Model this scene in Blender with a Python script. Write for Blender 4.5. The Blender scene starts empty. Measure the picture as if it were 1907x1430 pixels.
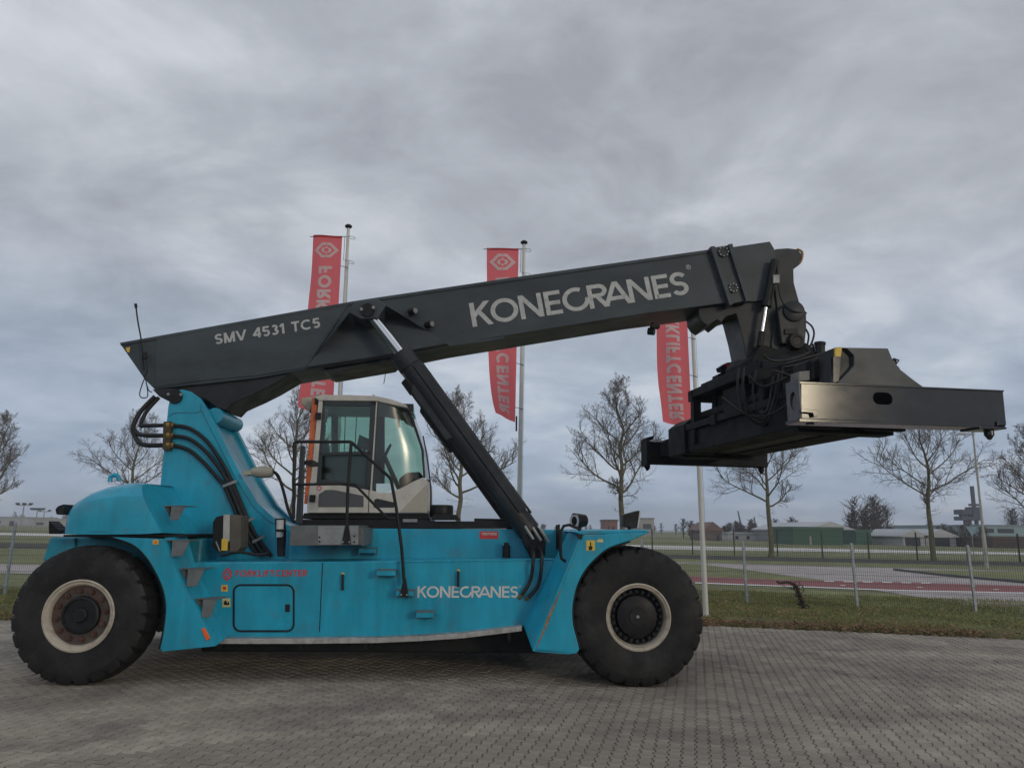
import bpy, bmesh, math, random
from mathutils import Vector, Matrix

# ------------------------------------------------------------------ camera, sky, sun, exposure
SC = bpy.context.scene
COL = SC.collection
H_CAM, FOC = 1.9, 1380.0
PITCH = math.atan(268 / FOC)
ROLL = math.radians(0.8)
CAM_R = Matrix.Rotation(math.pi / 2 + PITCH, 3, 'X') @ Matrix.Rotation(ROLL, 3, 'Z')
cam_data = bpy.data.cameras.new('camera')
cam = bpy.data.objects.new('camera', cam_data)
COL.objects.link(cam)
cam.location = (0, 0, H_CAM)
cam.rotation_euler = CAM_R.to_euler()
cam_data.sensor_width = 36
cam_data.lens = 36 * FOC / 1907
cam_data.clip_end = 5000
SC.camera = cam
SC.render.resolution_x, SC.render.resolution_y = 1024, 767
SC.view_settings.view_transform = 'Standard'
SC.view_settings.look = 'None'
SC.view_settings.gamma = 1
SC.view_settings.use_curve_mapping = False
SC.view_settings.exposure = 0.35

SUN_EL = math.radians(10)
SUN_AZ = math.radians(180 - 38)            # clockwise from +Y: low sun behind the camera, to the right
SUN_DIR = Vector((math.sin(SUN_AZ) * math.cos(SUN_EL), math.cos(SUN_AZ) * math.cos(SUN_EL), math.sin(SUN_EL)))
sl = bpy.data.lights.new('sun', 'SUN')
sl.energy = 0.6
sl.angle = math.radians(11)
sl.color = (1.0, 0.84, 0.60)
sun = bpy.data.objects.new('sun', sl)
COL.objects.link(sun)
sun.rotation_euler = SUN_DIR.to_track_quat('Z', 'Y').to_euler()

world = bpy.data.worlds.new('World')
SC.world = world
world.use_nodes = True
def build_world():
    nt = world.node_tree
    N, L = nt.nodes, nt.links
    N.clear()
    def nd(t, **k):
        n = N.new(t)
        for a, b in k.items():
            setattr(n, a, b)
        return n
    def math_(op, a, b=None, c=None):
        n = nd('ShaderNodeMath', operation=op)
        for i, v in enumerate((a, b, c)):
            if v is None: continue
            if isinstance(v, (int, float)): n.inputs[i].default_value = v
            else: L.new(v, n.inputs[i])
        return n.outputs[0]
    def ramp(fac, stops):
        n = nd('ShaderNodeValToRGB')
        L.new(fac, n.inputs[0])
        e = n.color_ramp.elements
        while len(e) < len(stops): e.new(0.5)
        for q, (p, col) in zip(e, stops):
            q.position = p; q.color = (*col, 1)
        return n.outputs[0]
    def mix(f, a, b, mode='MIX'):
        n = nd('ShaderNodeMix', data_type='RGBA', blend_type=mode)
        for s, v in ((n.inputs[0], f), (n.inputs[6], a), (n.inputs[7], b)):
            if isinstance(v, (int, float)): s.default_value = v
            elif isinstance(v, tuple): s.default_value = (*v, 1)
            else: L.new(v, s)
        return n.outputs[2]
    tc = nd('ShaderNodeTexCoord')
    sep = nd('ShaderNodeSeparateXYZ'); L.new(tc.outputs['Generated'], sep.inputs[0])
    z = math_('MAXIMUM', sep.outputs[2], 0.0)
    den = math_('ADD', z, 0.25)
    comb = nd('ShaderNodeCombineXYZ')
    L.new(math_('DIVIDE', sep.outputs[0], den), comb.inputs[0])
    L.new(math_('DIVIDE', sep.outputs[1], den), comb.inputs[1])
    def noise(scale, detail, rough, dist, off, sx=1.0):
        m = nd('ShaderNodeMapping'); L.new(comb.outputs[0], m.inputs[0])
        m.inputs['Location'].default_value = off
        m.inputs['Scale'].default_value = (sx, 1, 1)
        n = nd('ShaderNodeTexNoise'); L.new(m.outputs[0], n.inputs['Vector'])
        n.inputs['Scale'].default_value = scale; n.inputs['Detail'].default_value = detail
        n.inputs['Roughness'].default_value = rough; n.inputs['Distortion'].default_value = dist
        return n.outputs[0]
    big = noise(0.85, 3, 0.5, 0.4, (7.7, 2.9, 0))
    mid = noise(2.1, 7, 0.56, 0.5, (2.4, 9.1, 0), 0.95)
    fine = noise(6.0, 6, 0.6, 0.5, (1.3, 4.2, 0), 0.9)
    v = math_('ADD', math_('ADD', math_('MULTIPLY', big, 0.42), math_('MULTIPLY', mid, 0.44)), math_('MULTIPLY', fine, 0.16))
    cloud = ramp(v, [(0.41, (2.75, 2.92, 3.3)), (0.49, (3.6, 3.82, 4.25)), (0.56, (4.7, 4.95, 5.35)), (0.64, (6.0, 6.25, 6.6))])
    lower = ramp(v, [(0.41, (2.3, 3.15, 4.35)), (0.52, (3.2, 4.0, 5.2)), (0.63, (5.0, 5.5, 6.2))])
    fz = ramp(z, [(0.02, (1, 1, 1)), (0.36, (0, 0, 0))])
    c = mix(fz, cloud, lower)
    sky = nd('ShaderNodeTexSky', sky_type='NISHITA')
    sky.sun_disc = False
    sky.sun_elevation = SUN_EL
    sky.sun_rotation = SUN_AZ
    sky.air_density = 1.0; sky.dust_density = 1.0
    c = mix(0.97, sky.outputs[0], c)
    bg = nd('ShaderNodeBackground'); L.new(c, bg.inputs[0]); bg.inputs[1].default_value = 0.1
    out = nd('ShaderNodeOutputWorld'); L.new(bg.outputs[0], out.inputs[0])
build_world()

# ------------------------------------------------------------------ measuring helpers
def ray(px, py):
    return CAM_R @ Vector(((px - 953.5) / FOC, (715 - py) / FOC, -1))
def wp(px, py, Y):
    "world point seen at a pixel of the photograph, at distance Y"
    d = ray(px, py); k = Y / d.y
    return Vector((d.x * k, Y, H_CAM + d.z * k))
def gp(px, py, z=0.0):
    "ground point seen at a pixel"
    d = ray(px, py); k = (z - H_CAM) / d.z
    return Vector((d.x * k, d.y * k, z))
M_YAW = math.radians(3.3)
M_ORG = gp(1190, 1281) - Matrix.Rotation(M_YAW, 3, 'Z') @ Vector((3.325, -2.08, 0))
M_INV = (Matrix.Translation(M_ORG) @ Matrix.Rotation(M_YAW, 4, 'Z')).inverted()
def mp(px, py, y):
    "point in the machine's own frame on the plane at local depth y"
    c = M_INV @ Vector((0, 0, H_CAM)); d = M_INV.to_3x3() @ ray(px, py)
    return c + d * ((y - c.y) / d.y)
S_ANG = math.radians(7.2)
S_X = mp(1480, 650, 0).x - 0.25
S_MAT = Matrix.Translation((S_X, 0, 0)) @ Matrix.Rotation(S_ANG, 4, 'Z')
S_INV = S_MAT.inverted() @ M_INV
def sp(px, py, t):
    "point in the spreader's frame on its plane at local depth t"
    c = S_INV @ Vector((0, 0, H_CAM)); d = S_INV.to_3x3() @ ray(px, py)
    return c + d * ((t - c.y) / d.y)

# ------------------------------------------------------------------ mesh builder
class MB:
    def __init__(self):
        self.v, self.f = [], []
    def add(self, vs, fs):
        o = len(self.v)
        self.v += [tuple(p) for p in vs]
        self.f += [tuple(i + o for i in f) for f in fs]
        return self
    def prism(self, pts, vec):
        n = len(pts); pts = [Vector(p) for p in pts]; vec = Vector(vec)
        self.add(pts + [p + vec for p in pts],
                 [tuple(range(n)), tuple(range(2 * n - 1, n - 1, -1))] + [(i, i + n, (i + 1) % n + n, (i + 1) % n) for i in range(n)])
        return self
    def mprism(self, px, y0, y1):
        return self.prism([mp(a, b, y0) for a, b in px], (0, y1 - y0, 0))
    def sprism(self, px, t0, t1):
        return self.prism([sp(a, b, t0) for a, b in px], (0, t1 - t0, 0))
    def box(self, x0, x1, y0, y1, z0, z1):
        return self.prism([(x0, y0, z0), (x1, y0, z0), (x1, y0, z1), (x0, y0, z1)], (0, y1 - y0, 0))
    def cyl(self, a, b, r, n=16, r2=None):
        a, b = Vector(a), Vector(b); d = (b - a).normalized()
        u = d.orthogonal().normalized(); w = d.cross(u); r2 = r if r2 is None else r2
        A = [a + (u * math.cos(k * 2 * math.pi / n) + w * math.sin(k * 2 * math.pi / n)) * r for k in range(n)]
        B = [b + (u * math.cos(k * 2 * math.pi / n) + w * math.sin(k * 2 * math.pi / n)) * r2 for k in range(n)]
        self.add(A + B, [tuple(range(n)), tuple(range(2 * n - 1, n - 1, -1))] + [(i, i + n, (i + 1) % n + n, (i + 1) % n) for i in range(n)])
        return self
    def tube(self, pts, r, n=8, smooth=0, r1=None):
        pts = [Vector(p) for p in pts]
        if smooth: pts = catmull(pts, smooth)
        m = len(pts); r1 = r if r1 is None else r1
        prev = None; vs = []
        for i, p in enumerate(pts):
            d = (pts[min(i + 1, m - 1)] - pts[max(i - 1, 0)]).normalized()
            u = d.orthogonal().normalized() if prev is None else (prev - d * prev.dot(d)).normalized()
            prev = u; w = d.cross(u); rr = r + (r1 - r) * i / max(m - 1, 1)
            vs += [p + (u * math.cos(k * 2 * math.pi / n) + w * math.sin(k * 2 * math.pi / n)) * rr for k in range(n)]
        fs = [(i * n + k, i * n + (k + 1) % n, (i + 1) * n + (k + 1) % n, (i + 1) * n + k) for i in range(m - 1) for k in range(n)]
        fs += [tuple(range(n)), tuple(range(m * n - 1, (m - 1) * n - 1, -1))]
        return self.add(vs, fs)
    def lathe(self, prof, n, c, mod=None):
        "profile of (y, r) turned round an axis along y through c=(x, z)"
        vs = []
        for j, (y, r) in enumerate(prof):
            for k in range(n):
                a = 2 * math.pi * k / n
                rr = r if mod is None else mod(j, k, r, y)
                vs.append((c[0] + rr * math.cos(a), y, c[1] + rr * math.sin(a)))
        m = len(prof)
        return self.add(vs, [(j * n + k, j * n + (k + 1) % n, (j + 1) * n + (k + 1) % n, (j + 1) * n + k) for j in range(m - 1) for k in range(n)])
    def grid(self, rows):
        m, n = len(rows), len(rows[0])
        return self.add([p for r in rows for p in r], [(i * n + k, i * n + k + 1, (i + 1) * n + k + 1, (i + 1) * n + k) for i in range(m - 1) for k in range(n - 1)])
    def build(self, name, mat, parent=None, bevel=0.0, smooth=None, xf=None, seg=2, thick=0, **props):
        me = bpy.data.meshes.new(name)
        vs = [xf @ Vector(p) for p in self.v] if xf else self.v
        me.from_pydata([tuple(p) for p in vs], [], self.f)
        bm = bmesh.new(); bm.from_mesh(me)
        bmesh.ops.recalc_face_normals(bm, faces=bm.faces)
        bm.to_mesh(me); bm.free()
        me.materials.append(mat)
        if smooth is not None or bevel:
            me.polygons.foreach_set('use_smooth', [True] * len(me.polygons))
            me.set_sharp_from_angle(angle=math.radians(smooth if smooth is not None else 30))
        o = bpy.data.objects.new(name, me)
        COL.objects.link(o)
        if parent: o.parent = parent
        if thick:
            s = o.modifiers.new('solid', 'SOLIDIFY'); s.thickness = thick; s.offset = -1
        if bevel:
            b = o.modifiers.new('bevel', 'BEVEL'); b.width = bevel; b.segments = seg; b.limit_method = 'ANGLE'; b.angle_limit = math.radians(35); b.harden_normals = True
        for k, val in props.items(): o[k] = val
        return o
def catmull(p, n):
    out = []
    for i in range(len(p) - 1):
        a, b, c, d = p[max(i - 1, 0)], p[i], p[i + 1], p[min(i + 2, len(p) - 1)]
        for k in range(n):
            t = k / n
            out.append(0.5 * ((2 * b) + (c - a) * t + (2 * a - 5 * b + 4 * c - d) * t * t + (3 * b - a - 3 * c + d) * t ** 3))
    return out + [p[-1]]
def empty(name, label, cat, loc=(0, 0, 0), rz=0, group=None):
    o = bpy.data.objects.new(name, None); COL.objects.link(o)
    o.location = loc; o.rotation_euler = (0, 0, rz); o.empty_display_size = 0.2
    return tag(o, label, cat, group)
def tag(o, label, cat, group=None):
    o['label'] = label; o['category'] = cat
    if group: o['group'] = group
    return o
def copy_tree(root, loc, rz=0, scale=1, label=None):
    r = root.copy(); COL.objects.link(r); r.location = loc; r.rotation_euler = (0, 0, rz); r.scale = (scale,) * 3
    if label: r['label'] = label
    for ch in list(root.children):
        c = ch.copy(); COL.objects.link(c); c.parent = r
    return r

# ------------------------------------------------------------------ materials
def mat(name, col, rough=0.5, metal=0.0, var=0.0, dirt=None, dirt_amt=0.0, scale=6.0, bump=0.0, bscale=60.0, coat=0.0, spec=0.5, rvar=0.0, stretch=(1, 1, 1), island=0.0):
    m = bpy.data.materials.new(name); m.use_nodes = True
    nt = m.node_tree; N, L = nt.nodes, nt.links
    b = N['Principled BSDF']
    b.inputs['Base Color'].default_value = (*col, 1)
    b.inputs['Roughness'].default_value = rough; b.inputs['Metallic'].default_value = metal
    b.inputs['Coat Weight'].default_value = coat; b.inputs['Coat Roughness'].default_value = 0.15
    b.inputs['Specular IOR Level'].default_value = spec
    tc = N.new('ShaderNodeTexCoord'); mpn = N.new('ShaderNodeMapping'); L.new(tc.outputs['Object'], mpn.inputs[0]); mpn.inputs['Scale'].default_value = stretch
    cur = None
    def noise(s, det=5, r=0.6):
        n = N.new('ShaderNodeTexNoise'); L.new(mpn.outputs[0], n.inputs['Vector'])
        n.inputs['Scale'].default_value = s; n.inputs['Detail'].default_value = det; n.inputs['Roughness'].default_value = r
        return n.outputs[0]
    def mixc(f, a, c):
        n = N.new('ShaderNodeMix'); n.data_type = 'RGBA'
        for s, v in ((n.inputs[0], f), (n.inputs[6], a), (n.inputs[7], c)):
            if isinstance(v, (int, float)): s.default_value = v
            elif isinstance(v, tuple): s.default_value = (*v, 1)
            else: L.new(v, s)
        return n.outputs[2]
    def mrange(src, a, c, lo, hi):
        n = N.new('ShaderNodeMapRange'); L.new(src, n.inputs[0])
        for i, v in enumerate((a, c, lo, hi)): n.inputs[i + 1].default_value = v
        return n.outputs[0]
    if var:
        lo = tuple(x * (1 - var) for x in col); hi = tuple(min(1, x * (1 + var)) for x in col)
        cur = mixc(mrange(noise(scale), 0.3, 0.7, 0, 1), lo, hi)
    if island:
        g = N.new('ShaderNodeNewGeometry'); oi = N.new('ShaderNodeObjectInfo')
        ad = N.new('ShaderNodeMath'); ad.operation = 'ADD'; L.new(g.outputs['Random Per Island'], ad.inputs[0]); L.new(oi.outputs['Random'], ad.inputs[1])
        fr = N.new('ShaderNodeMath'); fr.operation = 'FRACT'; L.new(ad.outputs[0], fr.inputs[0])
        n = N.new('ShaderNodeMix'); n.data_type = 'RGBA'; n.blend_type = 'MULTIPLY'; n.inputs[0].default_value = 1
        L.new(cur, n.inputs[6]) if cur else setattr(n.inputs[6], 'default_value', (*col, 1))
        mr = mrange(fr.outputs[0], 0, 1, 1 - island, 1 + island * 0.6); cc = N.new('ShaderNodeCombineColor')
        for i in range(3): L.new(mr, cc.inputs[i])
        L.new(cc.outputs[0], n.inputs[7]); cur = n.outputs[2]
    if dirt:
        f = mrange(noise(scale * 2.3, 8, 0.68), 0.62 - dirt_amt * 0.3, 0.74, 0, min(1, dirt_amt * 1.6))
        cur = mixc(f, cur if cur else col, dirt)
    if cur: L.new(cur, b.inputs['Base Color'])
    if rvar: L.new(mrange(noise(scale * 1.7, 6), 0.3, 0.7, max(0.03, rough - rvar), min(1, rough + rvar)), b.inputs['Roughness'])
    if bump:
        bn = N.new('ShaderNodeBump'); bn.inputs['Strength'].default_value = bump; bn.inputs['Distance'].default_value = 0.02
        L.new(noise(bscale, 6), bn.inputs['Height']); L.new(bn.outputs[0], b.inputs['Normal'])
    return m
def stain(m, scale, lo, hi, stretch=(1, 1, 1), a=.35, c=.65):
    "large uneven wear: multiplies the base colour by soft noise"
    N, L = m.node_tree.nodes, m.node_tree.links; b = N['Principled BSDF']
    tc = N.new('ShaderNodeTexCoord'); mp_ = N.new('ShaderNodeMapping'); L.new(tc.outputs['Object'], mp_.inputs[0]); mp_.inputs['Scale'].default_value = stretch
    n = N.new('ShaderNodeTexNoise'); L.new(mp_.outputs[0], n.inputs['Vector']); n.inputs['Scale'].default_value = scale; n.inputs['Detail'].default_value = 7; n.inputs['Roughness'].default_value = .62; n.inputs['Distortion'].default_value = .6
    r = N.new('ShaderNodeMapRange'); L.new(n.outputs[0], r.inputs[0])
    for i_, v_ in enumerate((a, c, lo, hi)): r.inputs[i_ + 1].default_value = v_
    cc = N.new('ShaderNodeCombineColor')
    for k_ in range(3): L.new(r.outputs[0], cc.inputs[k_])
    x = N.new('ShaderNodeMix'); x.data_type = 'RGBA'; x.blend_type = 'MULTIPLY'; x.inputs[0].default_value = 1
    src = b.inputs['Base Color'].links[0].from_socket if b.inputs['Base Color'].links else None
    if src: L.new(src, x.inputs[6])
    else: x.inputs[6].default_value = b.inputs['Base Color'].default_value
    L.new(cc.outputs[0], x.inputs[7]); L.new(x.outputs[2], b.inputs['Base Color'])
TEAL = mat('teal_paint', (0.012, 0.345, 0.52), 0.33, var=0.12, dirt=(0.10, 0.16, 0.17), dirt_amt=0.28, scale=1.6, rvar=0.10, coat=0.15, bump=0.02, bscale=3)
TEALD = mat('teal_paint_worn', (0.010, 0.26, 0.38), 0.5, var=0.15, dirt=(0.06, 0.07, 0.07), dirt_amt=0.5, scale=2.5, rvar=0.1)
GREY = mat('boom_grey_paint', (0.058, 0.072, 0.083), 0.40, var=0.12, dirt=(0.030, 0.033, 0.036), dirt_amt=0.35, scale=1.1, rvar=0.10, bump=0.02, bscale=3, stretch=(0.6, 1, 1), spec=0.28)
DGREY = mat('dark_grey_paint', (0.028, 0.033, 0.038), 0.42, var=0.25, dirt=(0.07, 0.065, 0.06), dirt_amt=0.25, scale=2.2, rvar=0.12, bump=0.03, bscale=9, spec=0.28)
SPGREY = mat('spreader_worn_paint', (0.020, 0.023, 0.027), 0.12, var=0.2, dirt=(0.04, 0.036, 0.03), dirt_amt=0.2, scale=2.0, rvar=0.02, bump=0.006, bscale=3, stretch=(1, 1, 2))
BLACK = mat('black_steel', (0.012, 0.013, 0.015), 0.5, var=0.3, dirt=(0.05, 0.045, 0.04), dirt_amt=0.3, scale=5, rvar=0.1, spec=0.28)
SPDK = mat('spreader_black', (0.012, 0.0135, 0.016), 0.65, var=0.25, dirt=(0.045, 0.042, 0.038), dirt_amt=0.3, scale=2.2, rvar=0.1, bump=0.02, bscale=9, spec=0.15)
HOLESHADE = mat('hole_shade_black', (0.004, 0.004, 0.005), 1.0, spec=0.0)  # near-black matte colour that paints the shade inside holes
RUBBER = mat('tyre_rubber', (0.011, 0.011, 0.012), 0.7, var=0.35, dirt=(0.034, 0.032, 0.030), dirt_amt=0.42, scale=1.6, bump=0.25, bscale=22, rvar=0.15, spec=0.4)
HOSE = mat('hose_rubber', (0.018, 0.018, 0.02), 0.45, var=0.2, scale=9, spec=0.28)
RIM = mat('cream_rim_paint', (0.44, 0.40, 0.33), 0.55, var=0.15, dirt=(0.14, 0.06, 0.025), dirt_amt=0.42, scale=4, rvar=0.1)
RUST = mat('rusty_wheel_plate', (0.075, 0.066, 0.060), 0.7, var=0.35, dirt=(0.12, 0.05, 0.035), dirt_amt=0.5, scale=5, bump=0.2)
GALV = mat('galvanised_steel', (0.27, 0.29, 0.30), 0.5, metal=0.35, var=0.15, dirt=(0.13, 0.13, 0.12), dirt_amt=0.4, scale=6, rvar=0.1)
STEP = mat('step_grey', (0.115, 0.13, 0.135), 0.55, var=0.2, dirt=(0.2, 0.19, 0.17), dirt_amt=0.3, scale=8)
STRIP = mat('worn_aluminium', (0.40, 0.40, 0.39), 0.5, metal=0.3, var=0.2, dirt=(0.14, 0.13, 0.12), dirt_amt=0.5, scale=5)
CHROME = mat('chrome_rod', (0.75, 0.76, 0.78), 0.14, metal=1.0)
CABW = mat('cab_cream_paint', (0.56, 0.54, 0.49), 0.4, var=0.06, dirt=(0.30, 0.27, 0.22), dirt_amt=0.3, scale=3)
ORANGE = mat('orange_edge', (0.55, 0.13, 0.035), 0.5, var=0.25, dirt=(0.30, 0.06, 0.03), dirt_amt=0.6, scale=5)
ORREF = mat('orange_reflector', (0.85, 0.14, 0.02), 0.3)
YEL = mat('yellow_sticker', (0.70, 0.48, 0.06), 0.5, var=0.1, scale=20)
PALEY = mat('pale_yellow_sticker', (0.60, 0.55, 0.25), 0.5, var=0.1, scale=20)
REDP = mat('red_print', (0.55, 0.035, 0.045), 0.5, var=0.1, scale=15)
WHITEP = mat('white_lettering', (0.62, 0.63, 0.62), 0.5, var=0.08, dirt=(0.35, 0.35, 0.34), dirt_amt=0.35, scale=7)
DULLW = mat('dull_lettering', (0.48, 0.49, 0.485), 0.5, var=0.10, dirt=(0.22, 0.22, 0.22), dirt_amt=0.4, scale=7)
BRASS = mat('brass_fitting', (0.30, 0.20, 0.07), 0.5, metal=0.5, var=0.2, scale=14)
BEIGE = mat('beige_plastic', (0.36, 0.34, 0.28), 0.5, var=0.1)
LENSD = mat('dark_lens', (0.22, 0.22, 0.22), 0.3)  # darker grey lens tone for the boom lamps
LENS = mat('lamp_lens', (0.6, 0.6, 0.6), 0.15, coat=0.5)
SEAT = mat('seat_fabric', (0.022, 0.024, 0.027), 0.8, var=0.2)
CABD = mat('cab_dark_trim', (0.030, 0.036, 0.042), 0.45, var=0.15)
REDLENS = mat('red_lens', (0.7, 0.02, 0.05), 0.3)
stain(TEAL, 1.2, .80, 1.06, (3.5, 3.5, .5)); stain(GREY, .8, .72, 1.12, (.7, 1, 1.6)); stain(RUBBER, 3, .6, 1.5); stain(SPGREY, 2, .75, 1.15)
stain(DGREY, 1.5, .7, 1.2); stain(CABW, 2.5, .86, 1.03, (2, 2, .6))
def glass_mat(name, tint, refl=1.0, rough=0.0):
    m = bpy.data.materials.new(name); m.use_nodes = True
    N, L = m.node_tree.nodes, m.node_tree.links; N.clear()
    t = N.new('ShaderNodeBsdfTransparent'); t.inputs[0].default_value = (*tint, 1)
    g = N.new('ShaderNodeBsdfGlossy'); g.inputs['Roughness'].default_value = rough
    f = N.new('ShaderNodeFresnel'); f.inputs[0].default_value = 1.5
    k = N.new('ShaderNodeMath'); k.operation = 'MULTIPLY'; k.inputs[1].default_value = refl; L.new(f.outputs[0], k.inputs[0])
    x = N.new('ShaderNodeMixShader'); L.new(k.outputs[0], x.inputs[0]); L.new(t.outputs[0], x.inputs[1]); L.new(g.outputs[0], x.inputs[2])
    o = N.new('ShaderNodeOutputMaterial'); L.new(x.outputs[0], o.inputs[0])
    return m
GLASS = glass_mat('cab_glass', (0.72, 0.84, 0.77), 1.6, 0.12)
GLASSC = glass_mat('cab_corner_glass', (0.74, 0.83, 0.72), 2.6, 0.21)
GLASSF = glass_mat('cab_glass_far', (0.72, 0.86, 0.80), 1.0, 0.05)

# ------------------------------------------------------------------ lettering made of strokes
def arc(cx, cy, rx, ry, a0, a1, n=18):
    return [(cx + rx * math.cos(math.radians(a0 + (a1 - a0) * i / n)), cy + ry * math.sin(math.radians(a0 + (a1 - a0) * i / n))) for i in range(n + 1)]
def glyph(ch, w):
    m = w / 2
    T, B = 1 - m, m
    def S(W):
        r1 = (1 - w) / 4
        up = arc(W / 2, 1 - m - r1, W / 2 - m, r1, 25, 270, 16)
        dn = arc(W / 2, m + r1, W / 2 - m, r1, 90, -155, 16)
        return [up + dn[1:]]
    g = {
        'K': (0.76, [[(m, 0), (m, 1)], [(m, .40), (.70, 1.08)], [(.30, .60), (.72, -.08)]]),
        'O': (1.0, [arc(.5, .5, .5 - m, .5 - m, 0, 360, 40)]),
        'N': (0.84, [[(m, 0), (m, 1)], [(.84 - m, 0), (.84 - m, 1)], [(m * .8, 1.02), (.84 - m * .8, -.02)]]),
        'E': (0.60, [[(m, 0), (m, 1)], [(m, T), (.60, T)], [(m, .5), (.56, .5)], [(m, B), (.60, B)]]),
        'F': (0.58, [[(m, 0), (m, 1)], [(m, T), (.58, T)], [(m, .48), (.52, .48)]]),
        'C': (0.90, [arc(.5, .5, .5 - m, .5 - m, 48, 312, 32)]),
        'c': (0.98, [arc(.5, .5, .5 - m, .5 - m, 62, 362, 36)]),
        'R': (0.72, [[(m, 0), (m, 1)], [(m, T), (.42, T)] + arc(.42, .72, .30 - m, .28 - m, 90, -90, 14) + [(m, .44 + m)], [(.32, .50), (.70, -.08)]]),
        'A': (0.90, [[(-.02, -.06), (.47, 1.06)], [(.92, -.06), (.43, 1.06)], [(.2, .30), (.7, .30)]]),
        'S': (0.64, S(0.64)),
        'I': (w, [[(m, 0), (m, 1)]]),
        'L': (0.56, [[(m, 0), (m, 1)], [(m, B), (.56, B)]]),
        'T': (0.66, [[(.33, 0), (.33, 1)], [(0, T), (.66, T)]]),
        'M': (0.90, [[(m, 0), (m, 1)], [(.90 - m, 0), (.90 - m, 1)], [(m, 1.04), (.46, -.02)], [(.90 - m, 1.04), (.44, -.02)]]),
        'V': (0.82, [[(.03, 1.06), (.43, -.06)], [(.79, 1.06), (.39, -.06)]]),
        '4': (0.66, [[(.50, 0), (.50, 1)], [(.52, 1.04), (.02, .26)], [(.03, .26 + m * .4), (.66, .26 + m * .4)]]),
        '5': (0.62, [[(.56, T), (.14, T), (.09, .50)], [(.09, .53), (.16, .60)] + arc(.32, .33, .30 - m, .33 - m, 118, -150, 18)]),
        '3': (0.62, [arc(.30, .73, .27 - m, .27 - m, 155, -90, 14), arc(.31, .28, .31 - m, .28 - m, 90, -155, 14)]),
        '1': (0.40, [[(.27, 0), (.27, 1)], [(.27, .98), (.02, .72)]]),
        ' ': (0.36, []),
    }
    return g[ch]
def clip_y(poly, lo, hi):
    for lim, sgn in ((lo, 1), (hi, -1)):
        out = []
        for i in range(len(poly)):
            a, b = poly[i - 1], poly[i]
            ia, ib = (a[1] - lim) * sgn >= 0, (b[1] - lim) * sgn >= 0
            if ia != ib:
                t = (lim - a[1]) / (b[1] - a[1]); out.append((a[0] + (b[0] - a[0]) * t, lim))
            if ib: out.append(b)
        poly = out
        if not poly: return []
    return poly
def text_polys(text, w=0.17, gap=0.10, split=1, gaps=None):
    "list of (polygon, layer) in a strip of height 1; returns the width too"
    x, out, layer = 0.0, [], 0
    for i, ch in enumerate(text):
        W, strokes = glyph(ch, w)
        for st in strokes:
            layer += 1
            if len(st) == 2 and split > 1:
                a, b = st; st = [(a[0] + (b[0] - a[0]) * k / split, a[1] + (b[1] - a[1]) * k / split) for k in range(split + 1)]
            st = [p for i_, p in enumerate(st) if i_ == 0 or abs(p[0] - st[i_ - 1][0]) + abs(p[1] - st[i_ - 1][1]) > 1e-6]
            n = len(st); L, R = [], []
            closed = abs(st[0][0] - st[-1][0]) + abs(st[0][1] - st[-1][1]) < 1e-6
            for k in range(n):
                p = st[k]
                a = st[k - 1] if k else (st[-2] if closed else None)
                b = st[k + 1] if k < n - 1 else (st[1] if closed else None)
                def nrm(u, v):
                    d = math.hypot(v[0] - u[0], v[1] - u[1]); return (-(v[1] - u[1]) / d, (v[0] - u[0]) / d)
                ns = [nrm(u, v) for u, v in ((a, p), (p, b)) if u and v]
                nx, ny = sum(q[0] for q in ns), sum(q[1] for q in ns); d = math.hypot(nx, ny); nx /= d; ny /= d
                s = 1 / max(0.5, nx * ns[0][0] + ny * ns[0][1]) * w / 2
                L.append((p[0] + nx * s, p[1] + ny * s)); R.append((p[0] - nx * s, p[1] - ny * s))
            for k in range(n - 1):
                q = clip_y([L[k], L[k + 1], R[k + 1], R[k]], 0, 1)
                if len(q) >= 3: out.append(([(x + a, b) for a, b in q], layer % 3, i))
        x += W + (gaps[i] if gaps and i < len(gaps) else gap)
    return out, x - gap
def lettering(name, text, m, parent, origin, right, up, out, w=0.17, gap=0.10, gaps=None, width=None):
    "letters on a plane: up vector is one letter height, right the unit direction scaled the same or fitted to width"
    polys, W = text_polys(text, w, gap, 1, gaps)
    right, up, out, origin = Vector(right), Vector(up), Vector(out).normalized(), Vector(origin)
    k = (width / W) if width else up.length
    r = right.normalized() * k
    for ci, ch in enumerate(text):
        b = MB()
        for poly, lay, k_ in polys:
            if k_ == ci: b.add([origin + r * a + up * c + out * (0.003 + 0.0006 * lay) for a, c in poly], [tuple(range(len(poly)))])
        if b.v: b.build(name, m, parent)

# ------------------------------------------------------------------ ground, yard, roads
rnd = random.Random(7)
GRASSM = mat('far_grass', (0.155, 0.168, 0.056), 0.9, var=0.30, dirt=(0.17, 0.14, 0.07), dirt_amt=0.5, scale=1.1, bump=0.3, bscale=4)
VERGEM = mat('verge_soil_grass', (0.115, 0.125, 0.042), 0.95, var=0.35, dirt=(0.085, 0.062, 0.036), dirt_amt=0.6, scale=1.3, bump=0.5, bscale=18)
BEDM = mat('joint_sand', (0.030, 0.028, 0.020), 0.95, var=0.3, scale=4, bump=0.2)
PAVEM = mat('paver_concrete', (0.345, 0.300, 0.246), 0.85, var=0.22, dirt=(0.12, 0.108, 0.098), dirt_amt=0.5, scale=0.5, bump=0.35, bscale=55, island=0.15)
ROADM = mat('road_blocks', (0.39, 0.345, 0.33), 0.9, var=0.12, dirt=(0.16, 0.15, 0.14), dirt_amt=0.3, scale=0.6)
BIKEM = mat('red_asphalt', (0.23, 0.075, 0.075), 0.9, var=0.12, scale=0.8)
PAINT = mat('road_paint', (0.70, 0.70, 0.68), 0.7, var=0.1)
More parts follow.
